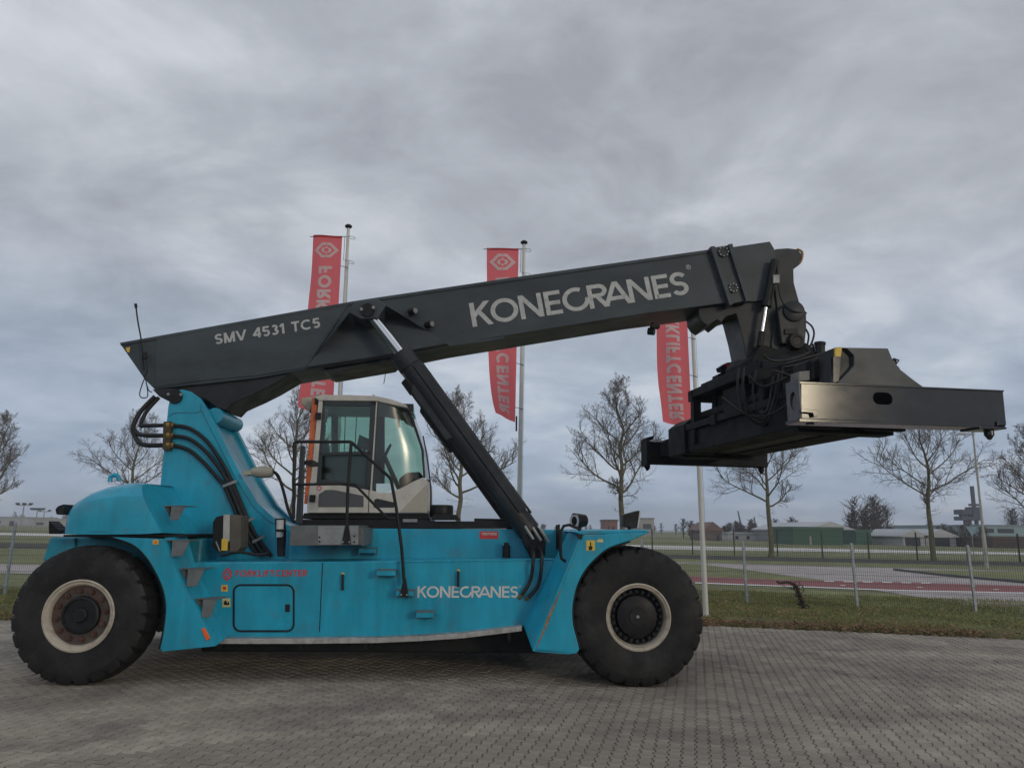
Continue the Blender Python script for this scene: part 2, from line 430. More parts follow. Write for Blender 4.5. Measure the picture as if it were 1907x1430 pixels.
PALEM = mat('pale_ground', (0.62, 0.60, 0.57), 0.8, var=0.08, scale=0.2)
DBROWNM = mat('dark_brown_ground', (0.040, 0.036, 0.030), 0.95, var=0.3, scale=0.8, bump=0.4, bscale=6)
ASPH = mat('asphalt', (0.11, 0.11, 0.11), 0.9, var=0.15, scale=0.5)

stain(PAVEM, .28, .66, 1.10, (1, 1.6, 1)); stain(ROADM, .3, .8, 1.08); stain(GRASSM, .25, .7, 1.2); stain(VERGEM, .8, .6, 1.2)
b = MB(); n = 48
b.add([(1800 * math.cos(2 * math.pi * k / n), 1800 * math.sin(2 * math.pi * k / n), -0.03) for k in range(n)], [tuple(range(n))])
b.build('ground', GRASSM, kind='structure')

E0, E1, E2 = Vector((-40, 13.8)), Vector((4.15, 15.82)), Vector((30, 9.35))
def yard_edge(x):
    return E0.y + (E1.y - E0.y) * (x - E0.x) / (E1.x - E0.x) if x < E1.x else E1.y + (E2.y - E1.y) * (x - E1.x) / (E2.x - E1.x)
b = MB()
b.add([(-40, -25, -0.016), (30, -25, -0.016), (30, E2.y, -0.016), (E1.x, E1.y, -0.016), (-40, E0.y, -0.016)], [(0, 1, 2, 3, 4)])
yard = b.build('paved_yard', BEDM, kind='structure')

def paver_shape():
    L, wE, wW = 0.0905, 0.0835, 0.0585         # half length, half width at the ends and at the waist
    pts = [(-wE, -L), (wE, -L), (wE, -.066), (wW, -.033), (wW, .033), (wE, .066), (wE, L), (-wE, L), (-wE, .066), (-wW, .033), (-wW, -.033), (-wE, -.066)]
    top = [(x * .87, y * .88) for x, y in pts]
    n = len(pts)
    K = 0.8
    vs = [(x * K, y * K, 0.0) for x, y in top] + [(x * K * .955, y * K * .96, -0.006) for x, y in pts] + [(x * K * .955, y * K * .96, -0.03) for x, y in pts]
    fs = [tuple(range(n))] + [(r * n + i, (r + 1) * n + i, (r + 1) * n + (i + 1) % n, r * n + (i + 1) % n) for r in range(2) for i in range(n)]
    return vs, fs
def lay_pavers():
    vs, fs = paver_shape()
    me = bpy.data.meshes.new('paver'); me.from_pydata(vs, [], fs); me.materials.append(PAVEM)
    ang = math.radians(-13.8); ca, sa = math.cos(ang), math.sin(ang)
    spots = []
    for i in range(-185, 225):
        for j in range(-10, 165):
            u = i * 0.1176; v = j * 0.1496 + (0.0748 if i % 2 else 0)
            x, y = ca * u - sa * v, sa * u + ca * v
            if y < 4.2 or y > yard_edge(x) - 0.04 + rnd.uniform(-.06, .03) or abs(x) > 0.73 * y + 4.0: continue
            spots.append((x, y))
    def inframe(x, y):
        d = CAM_R.transposed() @ (Vector((x, y, 0)) - Vector((0, 0, H_CAM)))
        return d.z < 0 and abs(d.x / -d.z) < 953 / FOC and abs(d.y / -d.z) < 715 / FOC
    near = sorted([s for s in spots if inframe(*s)], key=lambda s: s[0] ** 2 + s[1] ** 2)[:300]
    nearset = set(near)
    def pose(s):
        return rnd.gauss(0, .0022), rnd.gauss(0, .006), rnd.gauss(0, .006), ang + rnd.gauss(0, .012)
    for s in near:
        dz, tx, ty, a = pose(s)
        o = bpy.data.objects.new('paver', me); COL.objects.link(o); o.parent = yard
        o.location = (s[0], s[1], dz); o.rotation_euler = (tx, ty, a)
    V, F = [], []
    for s in spots:
        if s in nearset: continue
        dz, tx, ty, a = pose(s); c, q = math.cos(a), math.sin(a); o = len(V)
        V += [(s[0] + c * x - q * y, s[1] + q * x + c * y, z + dz + ty * x * -1 + tx * y) for x, y, z in vs]
        F += [tuple(k + o for k in f) for f in fs]
    me2 = bpy.data.meshes.new('far_pavers'); me2.from_pydata(V, [], F); me2.materials.append(PAVEM)
    o = bpy.data.objects.new('far_pavers', me2); COL.objects.link(o); o.parent = yard; o['kind'] = 'stuff'
lay_pavers()

def sheet(name, px, m, z, **k):
    b = MB(); b.add([gp(a, c, z) for a, c in px], [tuple(range(len(px)))])
    return b.build(name, m, kind='structure', **k)
# bands across the road behind the fence, traced on the ground plane and run on past the frame
sheet('road', [(2500, 1072), (1907, 1062.5), (1700, 1057.5), (1500, 1053), (1300, 1047), (900, 1037), (900, 1040), (1300, 1050), (1400, 1062), (1540, 1081), (1700, 1085), (2500, 1106)], ROADM, -0.022)
sheet('driveway', [(1612, 1096), (1760, 1099), (2500, 1116), (2500, 1250), (1907, 1142), (1760, 1119)], ROADM, -0.018)
sheet('footpath', [(-500, 1034), (50, 1051), (700, 1060), (700, 1071), (50, 1068), (-500, 1062)], ROADM, -0.012)
sheet('cycle_path', [(700, 1060), (1287, 1072), (1447, 1079), (1684, 1084), (1907, 1090.5), (2500, 1108), (2500, 1128), (1907, 1104), (1667, 1099), (1480, 1092), (1294, 1085), (700, 1071)], BIKEM, -0.012)
lines = MB()
def mark(px):
    lines.add([gp(a, c, -0.007) for a, c in px], [(0, 1, 2, 3)])
for x0, x1 in ((1294, 1480), (1480, 1667), (1667, 1907), (1907, 2500)):
    ya = {1294: 1085, 1480: 1092, 1667: 1099, 1907: 1104, 2500: 1128}
    mark([(x0, ya[x0] - 1.2), (x1, ya[x1] - 1.2), (x1, ya[x1] + .6), (x0, ya[x0] + .6)])
for x in range(1535, 1720, 36):
    y = 1081.2 + (x - 1535) * 0.017
    mark([(x, y), (x + 18, y + .3), (x + 18, y + 1.6), (x, y + 1.3)])
for x in (1565, 1708, 1850):
    y = 1089 + (x - 1565) * .026
    mark([(x, y), (x + 10, y + .2), (x + 10, y + 1.1), (x, y + .9)])
lines.build('road_markings', PAINT, kind='structure')
sheet('grass_island', [(1668, 1061), (1760, 1061.5), (1907, 1064), (2500, 1076), (2500, 1118), (1907, 1084), (1760, 1071)], GRASSM, -0.012)
k = MB()
pts = [gp(a, c, -0.01) for a, c in ((1668, 1061.5), (1760, 1072), (1907, 1085), (2500, 1120))]
for a, c in zip(pts, pts[1:]):
    d = (c - a).normalized(); nn = Vector((-d.y, d.x, 0)) * 0.12
    k.prism([a - nn, c - nn, c + nn, a + nn], (0, 0, 0.09))
k.build('island_kerb', ASPH, kind='structure')
sheet('ditch_bank', [(-500, 1000), (50, 1011), (500, 1019), (900, 1026), (1400, 1036), (1907, 1047), (2500, 1060), (2500, 1068), (1907, 1054), (1400, 1043), (900, 1032), (500, 1025), (50, 1021), (-500, 1012)], DBROWNM, -0.018)  # flat dark brown strip along the ditch
sheet('pale_band', [(-500, 983), (300, 997), (900, 1009), (1300, 1017), (1907, 1029), (2500, 1041), (2500, 1045), (1907, 1033), (1300, 1023.5), (900, 1015.5), (300, 1002), (-500, 985.5)], PALEM, -0.018)  # flat, even pale strip across the far field

# ------------------------------------------------------------------ grass blades and leaf litter on the verge
def verge():
    b = MB()
    xs = [-26, -18, -12, -6, 0, 4.15, 8, 12, 16, 22]
    front = [(x, yard_edge(x)) for x in xs]
    back = [(x, yard_edge(x) + 5.6) for x in xs]
    rows = [[(x, y + .02, -0.026) for x, y in front], [(x, y + .35, 0.02) for x, y in front], [(x, y + 1.2, 0.05) for x, y in front], [(x, y, -0.026) for x, y in back]]
    b.grid(rows).build('grass_verge', VERGEM, smooth=60, kind='structure')
    def blades(name, m, count, L, W, regions, pw):
        V, F = [], []
        for _ in range(count):
            x0, x1 = rnd.choice(regions)
            x = rnd.uniform(x0, x1); t = rnd.random() ** pw
            y = yard_edge(x) + 0.02 + t * 9.0
            pn = math.sin(x * 1.7 + y * .9) + math.sin(x * .61 - y * 2.3 + 1) + rnd.uniform(-1, 1)
            l = L * rnd.uniform(.45, 1.25) * (1 + .22 * pn)
            if l < .02: continue
            zz = 0.03 * math.sin(min(1, (y - yard_edge(x)) / 1.2) * 1.57) - 0.015
            a = rnd.uniform(0, 6.28); c, s = math.cos(a) * W, math.sin(a) * W
            lx, ly = rnd.gauss(0, .55) * l, rnd.gauss(0, .55) * l
            o = len(V)
            V += [(x - c, y - s, zz), (x + c, y + s, zz), (x + lx * .4 + c * .7, y + ly * .4 + s * .7, zz + l * .65), (x + lx, y + ly, zz + l * .9)]
            F += [(o, o + 1, o + 2), (o, o + 2, o + 3)]
        me = bpy.data.meshes.new(name); me.from_pydata(V, [], F); me.materials.append(m)
        o = bpy.data.objects.new(name, me); COL.objects.link(o); o['kind'] = 'stuff'
        return o
    R = [(3.2, 9), (3.2, 9), (9, 16), (-14, -8.2)]
    G1 = mat('grass_blade', (0.215, 0.245, 0.075), 0.7, var=0.3, scale=1.2, island=0.35)
    G2 = mat('dry_grass_blade', (0.27, 0.21, 0.11), 0.8, var=0.3, scale=2, island=0.4)
    LF = mat('fallen_leaf', (0.20, 0.10, 0.05), 0.8, var=0.4, scale=3, island=0.5)
    tag(blades('verge_grass', G1, 120000, .06, .007, R, 1.35), 'short green grass along the edge of the paved yard', 'grass')
    tag(blades('dry_grass', G2, 26000, .08, .005, R, 1.7), 'straw coloured dry grass tufts in the verge', 'grass')
    V, F = [], []
    for _ in range(3800):
        x0, x1 = rnd.choice(R); x = rnd.uniform(x0, x1)
        y = yard_edge(x) + rnd.gauss(.12, .22) if rnd.random() < .75 else yard_edge(x) + abs(rnd.gauss(0, .9))
        s = rnd.uniform(.018, .042); a = rnd.uniform(0, 6.28); z = (0.006 if y < yard_edge(x) else 0.045) + rnd.uniform(0, .03)
        if y < yard_edge(x) - .25: continue
        o = len(V); c, q = math.cos(a) * s, math.sin(a) * s
        V += [(x - c, y - q, z + rnd.uniform(0, s)), (x + q * .6, y - c * .6, z), (x + c, y + q, z + rnd.uniform(0, s)), (x - q * .6, y + c * .6, z + s * .3)]
        F.append((o, o + 1, o + 2, o + 3))
    me = bpy.data.meshes.new('leaf_litter'); me.from_pydata(V, [], F); me.materials.append(LF)
    o = bpy.data.objects.new('leaf_litter', me); COL.objects.link(o); o['kind'] = 'stuff'
    tag(o, 'brown fallen leaves along the edge of the paving', 'leaves')
    sm = MB()
    c0 = gp(1760, 1168, 0)
    ring = [(c0.x + 2.1 * math.cos(t * .39) * rnd.uniform(.8, 1.1), c0.y + .42 * math.sin(t * .39) * rnd.uniform(.8, 1.1) - .24 * 2.1 * math.cos(t * .39), 0.006) for t in range(16)]
    sm.add(ring + [(c0.x, c0.y, 0.02)], [(i, (i + 1) % 16, 16) for i in range(16)])
    sm.build('sand_patch', mat('spilled_sand', (0.16, 0.115, 0.095), 0.95, var=0.25, scale=3, bump=0.4, bscale=30), kind='structure')
verge()

# ------------------------------------------------------------------ the reach stacker
RS = empty('reach_stacker', 'turquoise container reach stacker with dark grey telescopic boom and black spreader', 'reach stacker', M_ORG, M_YAW)
YF, YR, YB, YU = -2.08, (M_INV @ gp(147, 1278)).y, -1.60, -0.74        # near faces: front tyre, rear tyre, lower body, upper body
def ln(a, c, t): return (a[0] + (c[0] - a[0]) * t, a[1] + (c[1] - a[1]) * t)

def wheel(cx, y0, width, R, rim, side, front, label=None):
    "one wheel; y0 is the outer face, side -1 near or +1 far"
    w = bpy.data.objects.new('wheel', None); COL.objects.link(w); w.parent = RS
    s = -side                                      # direction inwards
    if label: w['label'] = label
    cz = R - 0.025
    lug, per = 24, 10
    prof = [(.07, rim * .97), (.03, rim * 1.0), (.018, rim * 1.06), (.004, R * .66), (0, R * .76), (.008, R * .84), (.012, R * .845), (.02, R * .90), (.045, R * .955), (.10, R * .985), (width * .36, R), (width * .5, R)]
    full = prof + [(width - o, r) for o, r in reversed(prof[:-1])]
    def mod(j, k, r, y):
        off = abs(y - y0); edge = min(off, width - off)
        ph = (k + int(edge / width * 6)) % per
        if r > R * .89 and edge < width * .4 and ph in (0, 1): return r - (R * .045 if edge > .03 else R * .022)
        return r * (1 + 0.0015 * math.sin(k * 1.7)) if r > R * .8 else r
    b = MB().lathe([(y0 + s * o, r) for o, r in full], lug * per, (cx, cz), mod)
    b.v = [(x, y, max(z, 0.0)) for x, y, z in b.v]
    b.build('tyre', RUBBER, w, smooth=28)
    # sidewall ring mould line
    N = 64
    if front:
        MB().lathe([(y0 + s * o, r) for o, r in ((.06, rim * 1.0), (.015, rim * 1.01), (.008, rim * .97), (.03, rim * .93), (.035, rim * .895), (.02, rim * .88), (.05, rim * .86), (.20, rim * .85))], N, (cx, cz)).build('rim', RIM, w, smooth=40)
        MB().lathe([(y0 + s * o, r) for o, r in ((.20, rim * .86), (.19, rim * .66), (.10, rim * .62), (.09, rim * .58), (.085, rim * .26), (.07, rim * .25), (.07, .001))], N, (cx, cz)).build('hub', BLACK, w, smooth=35)
        nut = MB()
        for k in range(24):
            a = 2 * math.pi * k / 24; x, z = cx + rim * .745 * math.cos(a), cz + rim * .745 * math.sin(a)
            nut.cyl((x, y0 + s * .20, z), (x, y0 + s * .115, z), .022, 6); nut.cyl((x, y0 + s * .12, z), (x, y0 + s * .09, z), .011, 6)
        nut.build('wheel_nuts', DGREY, w, kind='stuff')
        MB().cyl((cx, y0 + s * .07, cz), (cx, y0 + s * .055, cz), .02, 8).build('hub_plug', GALV, w)
    else:
        MB().lathe([(y0 + s * o, r) for o, r in ((.06, rim * 1.0), (.015, rim * 1.01), (.008, rim * .97), (.03, rim * .93), (.032, rim * .88), (.05, rim * .84), (.09, rim * .82))], N, (cx, cz)).build('rim', RIM, w, smooth=40)
        MB().lathe([(y0 + s * o, r) for o, r in ((.09, rim * .83), (.10, rim * .80), (.10, rim * .52))], N, (cx, cz)).build('wheel_plate', RUST, w, smooth=35)
        MB().lathe([(y0 + s * o, r) for o, r in ((.101, rim * .54), (.06, rim * .52), (.05, rim * .46), (.07, rim * .44), (.07, rim * .22), (.04, rim * .20), (.03, rim * .17), (.03, .001))], N, (cx, cz)).build('hub', BLACK, w, smooth=35)
        nut = MB()
        for k in range(12):
            a = 2 * math.pi * (k + .3) / 12; x, z = cx + rim * .68 * math.cos(a), cz + rim * .68 * math.sin(a)
            nut.cyl((x, y0 + s * .10, z), (x, y0 + s * .055, z), .034, 6); nut.cyl((x, y0 + s * .06, z), (x, y0 + s * .03, z), .019, 8)
        nut.build('wheel_nuts', mat('rusty_nuts', (0.085, 0.04, 0.03), 0.7, var=0.4, scale=12) if side < 0 else RUST, w, kind='stuff')
    return w
FX, RX = mp(1190, 1152, YF).x, mp(143.5, 1152, YR).x
FR_, RR_ = 0.856, 0.822
wheel(FX, YF, .50, FR_, FR_ * .475, -1, True)
wheel(FX, YF + .58, .50, FR_, FR_ * .475, -1, True)
wheel(FX, -YF, .50, FR_, FR_ * .475, 1, True)
wheel(FX, -YF - .58, .50, FR_, FR_ * .475, 1, True)
wheel(RX, YR, .52, RR_, RR_ * .51, -1, False)
wheel(RX, -YR, .52, RR_, RR_ * .51, 1, False)
MB().cyl((FX, -1.4, FR_), (FX, 1.4, FR_), .26, 20).box(FX - .35, FX + .35, -.5, .5, .5, 1.2).build('front_axle', BLACK, RS, smooth=30)
MB().cyl((RX, -1.5, RR_), (RX, 1.5, RR_), .17, 16).box(RX - .28, RX + .28, -1.2, 1.2, .62, 1.02).build('rear_axle', BLACK, RS, smooth=30)

# lower body box
low = [(354, 1047), (600, 1045), (1036, 1042), (986, 1163), (968, 1169), (850, 1179), (720, 1185), (560, 1187), (405, 1188)]
body = MB().mprism(low, YB, -YB).build('chassis_body', TEAL, RS, bevel=.018)
up = [(536, 985), (690, 983.5), (1064, 986), (1040, 1047), (536, 1050)]
MB().mprism(up, YU, -YU).build('upper_body', TEAL, RS, bevel=.02)
# seams and small ledges
MB().mprism([(600, 1047), (601.5, 1047), (595.5, 1176), (594, 1176)], YB - .004, YB + .01).build('panel_seam', BLACK, body)
MB().mprism([(905, 1047), (905.8, 1047), (905.8, 1086), (905, 1086)], YB - .003, YB + .01).build('panel_seam', TEALD, body)
MB().mprism([(740, 1044.5), (1034, 1040), (1034, 1042.5), (740, 1047)], YB - .012, YB + .2).build('top_ledge', TEAL, body, bevel=.004)
# worn metal sill along the bottom
sill = MB()
edge = [(405, 1189), (560, 1189), (700, 1187.5), (780, 1184), (860, 1179), (972, 1165.5)]
for a, c in zip(edge, edge[1:]):
    p, q = mp(*a, YB - .17), mp(*c, YB - .17)
    sill.prism([p, q, q - Vector((0, 0, .062)), p - Vector((0, 0, .062))], (0, .18, 0))
sill.build('side_sill', STRIP, RS, bevel=.006)
rv = MB()
for i in range(46):
    t = i / 45 * 2.2; a = edge[2 + min(2, int(t))]; c = edge[3 + min(2, int(t))]; q = mp(*ln(a, c, t - min(2, int(t))), YB - .16)
    rv.cyl(q, q + Vector((0, 0, .006)), .006, 6)
rv.build('sill_rivets', GALV, RS, kind='stuff')
# dark underside; lower box added to shade the ground beneath
MB().box(-2.3, 2.2, -1.05, 1.05, .24, .95).box(-2.2, 2.25, -1.4, 1.4, .5, .94).build('belly_frame_shade_box', BLACK, RS, bevel=.02)
for px in (410, 560, 681, 948):
    p = mp(px, 1196 if px < 700 else 1182, YB - .05)
    MB().box(p.x - .02, p.x + .02, p.y, p.y + .2, p.z - .07, p.z + .06).build('sill_bracket', BLACK, RS)

# access door with black gasket
def rrect(x0, y0, x1, y1, r, y, n=6):
    out = []
    for cx, cy, a0 in ((x1 - r, y0 + r, -90), (x1 - r, y1 - r, 0), (x0 + r, y1 - r, 90), (x0 + r, y0 + r, 180)):
        for k in range(n + 1):
            a = math.radians(a0 + 90 * k / n); out.append(mp(cx + r * math.cos(a), cy + r * math.sin(a), y))
    return out
def shear(pts, y):   # the door's left edge leans a little
    return pts
d = MB(); pts = rrect(435, 1089, 547, 1175, 13, YB - .002)
d.tube(pts + pts[:2], .012, 6)
dg = d.build('door_gasket', BLACK, body, smooth=50)
dp = MB().prism(rrect(437, 1091, 545, 1173, 12, YB - .008), (0, .02, 0)).build('access_door', TEAL, body, bevel=.005)
MB().mprism([(531, 1125), (539.5, 1125), (539.5, 1139), (531, 1139)], YB - .02, YB).build('door_latch', BLACK, body, bevel=.004)
# stickers, handles and lettering on the body
def sticker(px, m, y=YB, name='sticker', parent=None):
    return MB().mprism(px, y - .004, y).build(name, m, parent or body)
sticker([(412, 1089), (424, 1089), (424, 1101), (412, 1101)], YEL)
sticker([(415, 1092), (421, 1092), (421, 1098), (415, 1098)], REDP, YB - .004)
sticker([(414, 1114), (429, 1114), (429, 1130), (414, 1130)], PALEY)
sticker([(417, 1120), (421, 1117), (423, 1123), (426, 1119), (427, 1126), (417, 1126)], BLACK, YB - .004)
sticker([(893, 989), (928, 989), (928, 1003), (893, 1003)], REDP, YU)
lettering('sticker_print', 'FORKLIFTCENTER', WHITEP, body, mp(897, 996, YU - .004), (1, 0, 0), (0, 0, .036), (0, -1, 0), w=.2, gap=.14, width=mp(925, 996, YU).x - mp(897, 996, YU).x)
for px, py in ((638, 1066), (853.5, 1060)):
    hb = MB().mprism([(px - 2.2, py + 3), (px + 2.2, py + 3), (px + 1.8, py + 33), (px - 2.6, py + 33)], YB - .05, YB - .03)
    hb.mprism([(px - 2, py + 5), (px + 2, py + 5), (px + 2, py + 9), (px - 2, py + 9)], YB - .04, YB).mprism([(px - 2, py + 27), (px + 2, py + 27), (px + 2, py + 31), (px - 2, py + 31)], YB - .04, YB)
    hb.build('grab_handle', BLACK, body, bevel=.003)
    sticker([(px - 2, py), (px + 3, py), (px + 3, py + 5), (px - 2, py + 5)], YEL)
a0, a1 = mp(777, 1112.5, YB), mp(965, 1112.5, YB)
lettering('letter', 'KONEcRANES', WHITEP, body, a0, a1 - a0, (0, 0, mp(777, 1091, YB).z - a0.z), (0, -1, 0), w=.165, gap=.075, gaps=[-.02, .06, .09, .05, -.04, -.10, .02, .09, .07], width=(a1 - a0).length)
c = mp(968.5, 1092, YB - .004); MB().lathe([(c.y, .016), (c.y, .012)], 16, (c.x, c.z)).build('registered_mark', WHITEP, body)
a0, a1 = mp(438, 1073.5, YB), mp(572, 1072.5, YB)
lettering('letter', 'FORKLIFTCENTER', REDP, body, a0, a1 - a0, (0, 0, mp(438, 1061.5, YB).z - a0.z), (0, -1, 0), w=.19, gap=.16, width=(a1 - a0).length)
def emblem(u, v):
    "hexagonal emblem: an upper and a lower chevron with a cross of squares; returns polygons in (-1..1)"
    P = [[(-.62, .35), (0, 1), (.62, .35), (.62, .02), (.40, .02), (.40, .25), (0, .66), (-.40, .25), (-.40, .02), (-.62, .02)]]
    P.append([(-a, -c) for a, c in P[0]])
    for sgn in (1, -1):
        P.append([(0, sgn * .46), (.24, sgn * .22), (.12, sgn * .10), (0, sgn * .22), (-.12, sgn * .10), (-.24, sgn * .22)])
    P.append([(-.34, 0), (-.22, .12), (-.10, 0), (-.22, -.12)]); P.append([(.34, 0), (.22, .12), (.10, 0), (.22, -.12)])
    return [[(a * u, c * v) for a, c in p] for p in P]
e = MB(); c = mp(423.5, 1069, YB - .004)
for p in emblem(.088, .088): e.add([(c.x + a, c.y, c.z + q) for a, q in p], [tuple(range(len(p)))])
e.build('red_emblem', REDP, body)

# small access steps on the body side
for x0, x1, y0, y1, pl in ((667, 700, 1021, 1030, YU), (701, 737, 1062, 1072, YB), (737, 771, 1100, 1110, YB), (774, 808, 1140, 1150, YB)):
    yo = pl - .20
    p, q = mp(x0, y0, yo), mp(x1, y1, yo)
    st = bpy.data.objects.new('access_step', None); COL.objects.link(st); st.parent = RS
    MB().box(p.x, q.x, yo, pl - .001, p.z + .001, p.z + .012).build('tread', STEP, st, bevel=.003)
    MB().box(p.x + .005, q.x - .005, yo + .004, yo + .02, q.z, p.z).build('front_plate', TEAL, st, bevel=.004)
    for xa_ in (q.x - .02, p.x + .004): MB().box(xa_, xa_ + .016, yo + .02, pl, q.z - .02, p.z).build('side_plate', STEP, st)

# ------------------------------------------------------------------ rear fender, front fender
def arch_curve(pts, n=5):
    return [(p.x, p.y) for p in catmull([Vector((a, c, 0)) for a, c in pts], n)]
def mirror(o, name):
    me = o.data.copy()
    for v in me.vertices: v.co.y = -v.co.y
    me.flip_normals()
    q = bpy.data.objects.new(name, me); COL.objects.link(q); q.parent = o.parent
    for m in o.modifiers:
        k = q.modifiers.new(m.name, m.type)
        for a in ('width', 'segments', 'limit_method', 'angle_limit', 'harden_normals', 'thickness', 'offset'):
            if hasattr(m, a): setattr(k, a, getattr(m, a))
    return q
yr = -2.0
arch = arch_curve([(209, 1000), (246, 1013), (271, 1035), (289, 1063), (303, 1094), (309, 1125), (308, 1152), (303, 1186), (298, 1208)])
crease = [(303, 1003), (335, 1081), (380, 1161), (400, 1203)]
outer = arch + [(303, 1213)] + list(reversed(crease))
f = MB().mprism(outer, yr, yr + .05).build('rear_fender', TEAL, RS, bevel=.012)
mirror(f, 'rear_fender')
ch = MB(); inner = [(345, 1000), (362, 1060), (408, 1150), (424, 1184)]
rows = [[mp(*p, yr + .003) for p in catmull([Vector((*q, 0)) for q in crease], 1) for p in [(p.x, p.y)]], [mp(*p, YB - .0) for p in inner]]
ch.grid(rows); o = ch.build('rear_fender_ramp', TEAL, RS, thick=.03)
mirror(o, 'rear_fender_ramp')
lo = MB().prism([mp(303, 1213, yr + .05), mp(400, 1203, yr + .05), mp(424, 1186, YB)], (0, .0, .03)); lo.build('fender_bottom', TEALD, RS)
lin = MB(); lin.grid([[mp(*p, yr + .02) for p in arch], [mp(*p, yr + .02) + Vector((0, 1.05, 0)) for p in arch]])
o = lin.build('rear_wheel_arch', BLACK, RS, smooth=40, thick=.02); mirror(o, 'rear_wheel_arch')
sticker([(284.5, 1005), (295, 1005), (295, 1013.5), (284.5, 1013.5)], YEL, yr, parent=f)
sticker([(287, 1007), (292.5, 1007), (292.5, 1011.5), (287, 1011.5)], ORREF, yr - .004, parent=f)
MB().mprism([(374, 1171), (381, 1168.5), (391, 1188), (384, 1193)], yr - .02, yr + .0).build('orange_reflector', ORREF, f, bevel=.008)
# folded plate steps up the rear fender
for x0, y0, x1, y1, yy in ((303, 941, 345, 969, -1.75), (305, 1005, 353, 1036, yr), (334, 1058, 380, 1092, yr), (362, 1114, 404, 1150, yr)):
    st = bpy.data.objects.new('fender_step', None); COL.objects.link(st); st.parent = RS
    A, B2, C2, D2 = mp(x0, y0, yy), mp(x1, y0, yy - .02), mp(x1 - 14, y1, yy - .02), mp(x0 + 11, y1 - 4, yy)
    MB().prism([A, B2, B2 + Vector((.04, .30, 0)), A + Vector((.16, .30, 0))], (0, 0, -.012)).build('tread', STEP, st, bevel=.003)
    MB().prism([mp(x0 + 16, y0 + 2, yy - .01), mp(x1 - 1, y0 + 2, yy - .01), mp(x1 - 15, y1 - 1, yy - .06), mp(x0 + 13, y1, yy - .03)], (.01, .012, 0)).build('gusset', STEP, st, bevel=.003)
    MB().prism([mp(x0 + 2, y0 + 2, yy), mp(x0 + 18, y0 + 2, yy + .1), mp(x0 + 14, y1 - 5, yy + .1)], (0, .01, 0)).build('riser', STEP, st)
# front fender
yf = YF - .02
arch = arch_curve([(1173, 1007), (1136, 1019), (1115, 1034), (1092, 1058), (1076, 1087), (1068, 1118), (1066, 1139), (1068, 1166), (1075, 1192), (1079, 1210)])
crease = [(1085, 997), (1045, 1095), (996, 1213)]
outer = list(reversed(arch)) + [(1210, 991), (1150, 993)] + crease + [(1060, 1218), (1073, 1217)]
ff = MB().mprism(outer, yf, yf + .05).build('front_fender', TEAL, RS, bevel=.012)
mirror(ff, 'front_fender')
ch = MB(); inner = [(1063, 990), (1035, 1046), (978, 1164)]
ch.grid([[mp(*p, yf + .003) for p in crease], [mp(*p, YB) for p in inner]])
o = ch.build('front_fender_ramp', TEAL, RS, thick=.03); mirror(o, 'front_fender_ramp')
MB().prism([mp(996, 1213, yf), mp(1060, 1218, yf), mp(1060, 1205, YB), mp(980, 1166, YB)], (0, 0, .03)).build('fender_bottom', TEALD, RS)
top = [(1063, 989), (1130, 986.5), (1205, 986), (1210, 991), (1150, 993.5), (1085, 996)]
o = MB().mprism(top, yf + .06, -.85).build('front_deck', TEAL, RS, bevel=.012); mirror(o, 'front_deck')
lin = MB(); lin.grid([[mp(*p, yf + .02) for p in arch], [mp(*p, yf + .02) + Vector((0, 1.15, 0)) for p in arch]])
o = lin.build('front_wheel_arch', BLACK, RS, smooth=40, thick=.02); mirror(o, 'front_wheel_arch')
sc = MB().mprism([(1044, 1098), (1045, 1099), (1021, 1160), (1003, 1199), (998, 1206), (1000, 1200), (1017, 1158), (1014, 1160)], yf - .003, yf)
sc.build('paint_scrape', mat('rust_scrape', (0.23, 0.12, 0.06), 0.8, var=0.5, dirt=(0.35, 0.28, 0.16), dirt_amt=0.8, scale=14), ff)
sticker([(1092, 1006), (1108, 1006), (1108, 1025), (1092, 1025)], YEL, yf, parent=ff)
sticker([(1099, 1009), (1101, 1009), (1101, 1016), (1104, 1018), (1102, 1024), (1097, 1024), (1096, 1018), (1099, 1016)], BLACK, yf - .004, parent=ff)
sticker([(1110, 1009), (1114, 1003.5), (1122, 1003.5), (1124, 1009.5)], PALEY, yf, parent=ff)
MB().prism([mp(1036, 1046, YB - .012), mp(1039, 1046, YB - .012), mp(985, 1163, YB - .012), mp(980, 1163, YB - .012)], (0, .05, 0)).build('fender_gap_seal', BLACK, RS)

# ------------------------------------------------------------------ rear hood and counterweight
st = [((100, 984), (100, 964), 1.5), ((106, 991), (113, 944), 1.72), ((118, 994.5), (130, 931), 1.84), ((140, 995), (158, 915), 1.9), ((170, 995), (188, 902.5), 1.9), ((215, 995), (216, 897), 1.9), ((270, 994), (236, 896), 1.9), ((299, 992), (250, 897.5), 1.88)]
rows = []
def section(pb, pt, yw, sh):
    r = sh; zb, zt = pb.z, pt.z
    out = []
    def at(z): return pb.x + (pt.x - pb.x) * (z - zb) / (zt - zb)
    half = [(-yw, zb), (-yw, zb + (zt - zb) * .35), (-yw, zt - r)]
    for a in (22, 45, 67, 90): half.append((-yw + r * (1 - math.cos(math.radians(a))) * 1.2, zt - r + r * math.sin(math.radians(a))))
    half.append((-yw * .4, zt + .015))
    return [Vector((at(z), y, z)) for y, z in half] + [Vector((at(z), -y, z)) for y, z in reversed(half)]
for (bx, by), (tx, ty), yw in st:
    pb, pt = mp(bx, by, -1.9), mp(tx, ty, -1.9)
    rows.append(section(pb, pt, yw, min(.30, (pt.z - pb.z) * .45)))
pb, pt = mp(346, 994, -1.15), mp(300, 905, -1.0)
rows.append(section(pb, pt, 1.05, .12))
hd = MB().grid(rows)
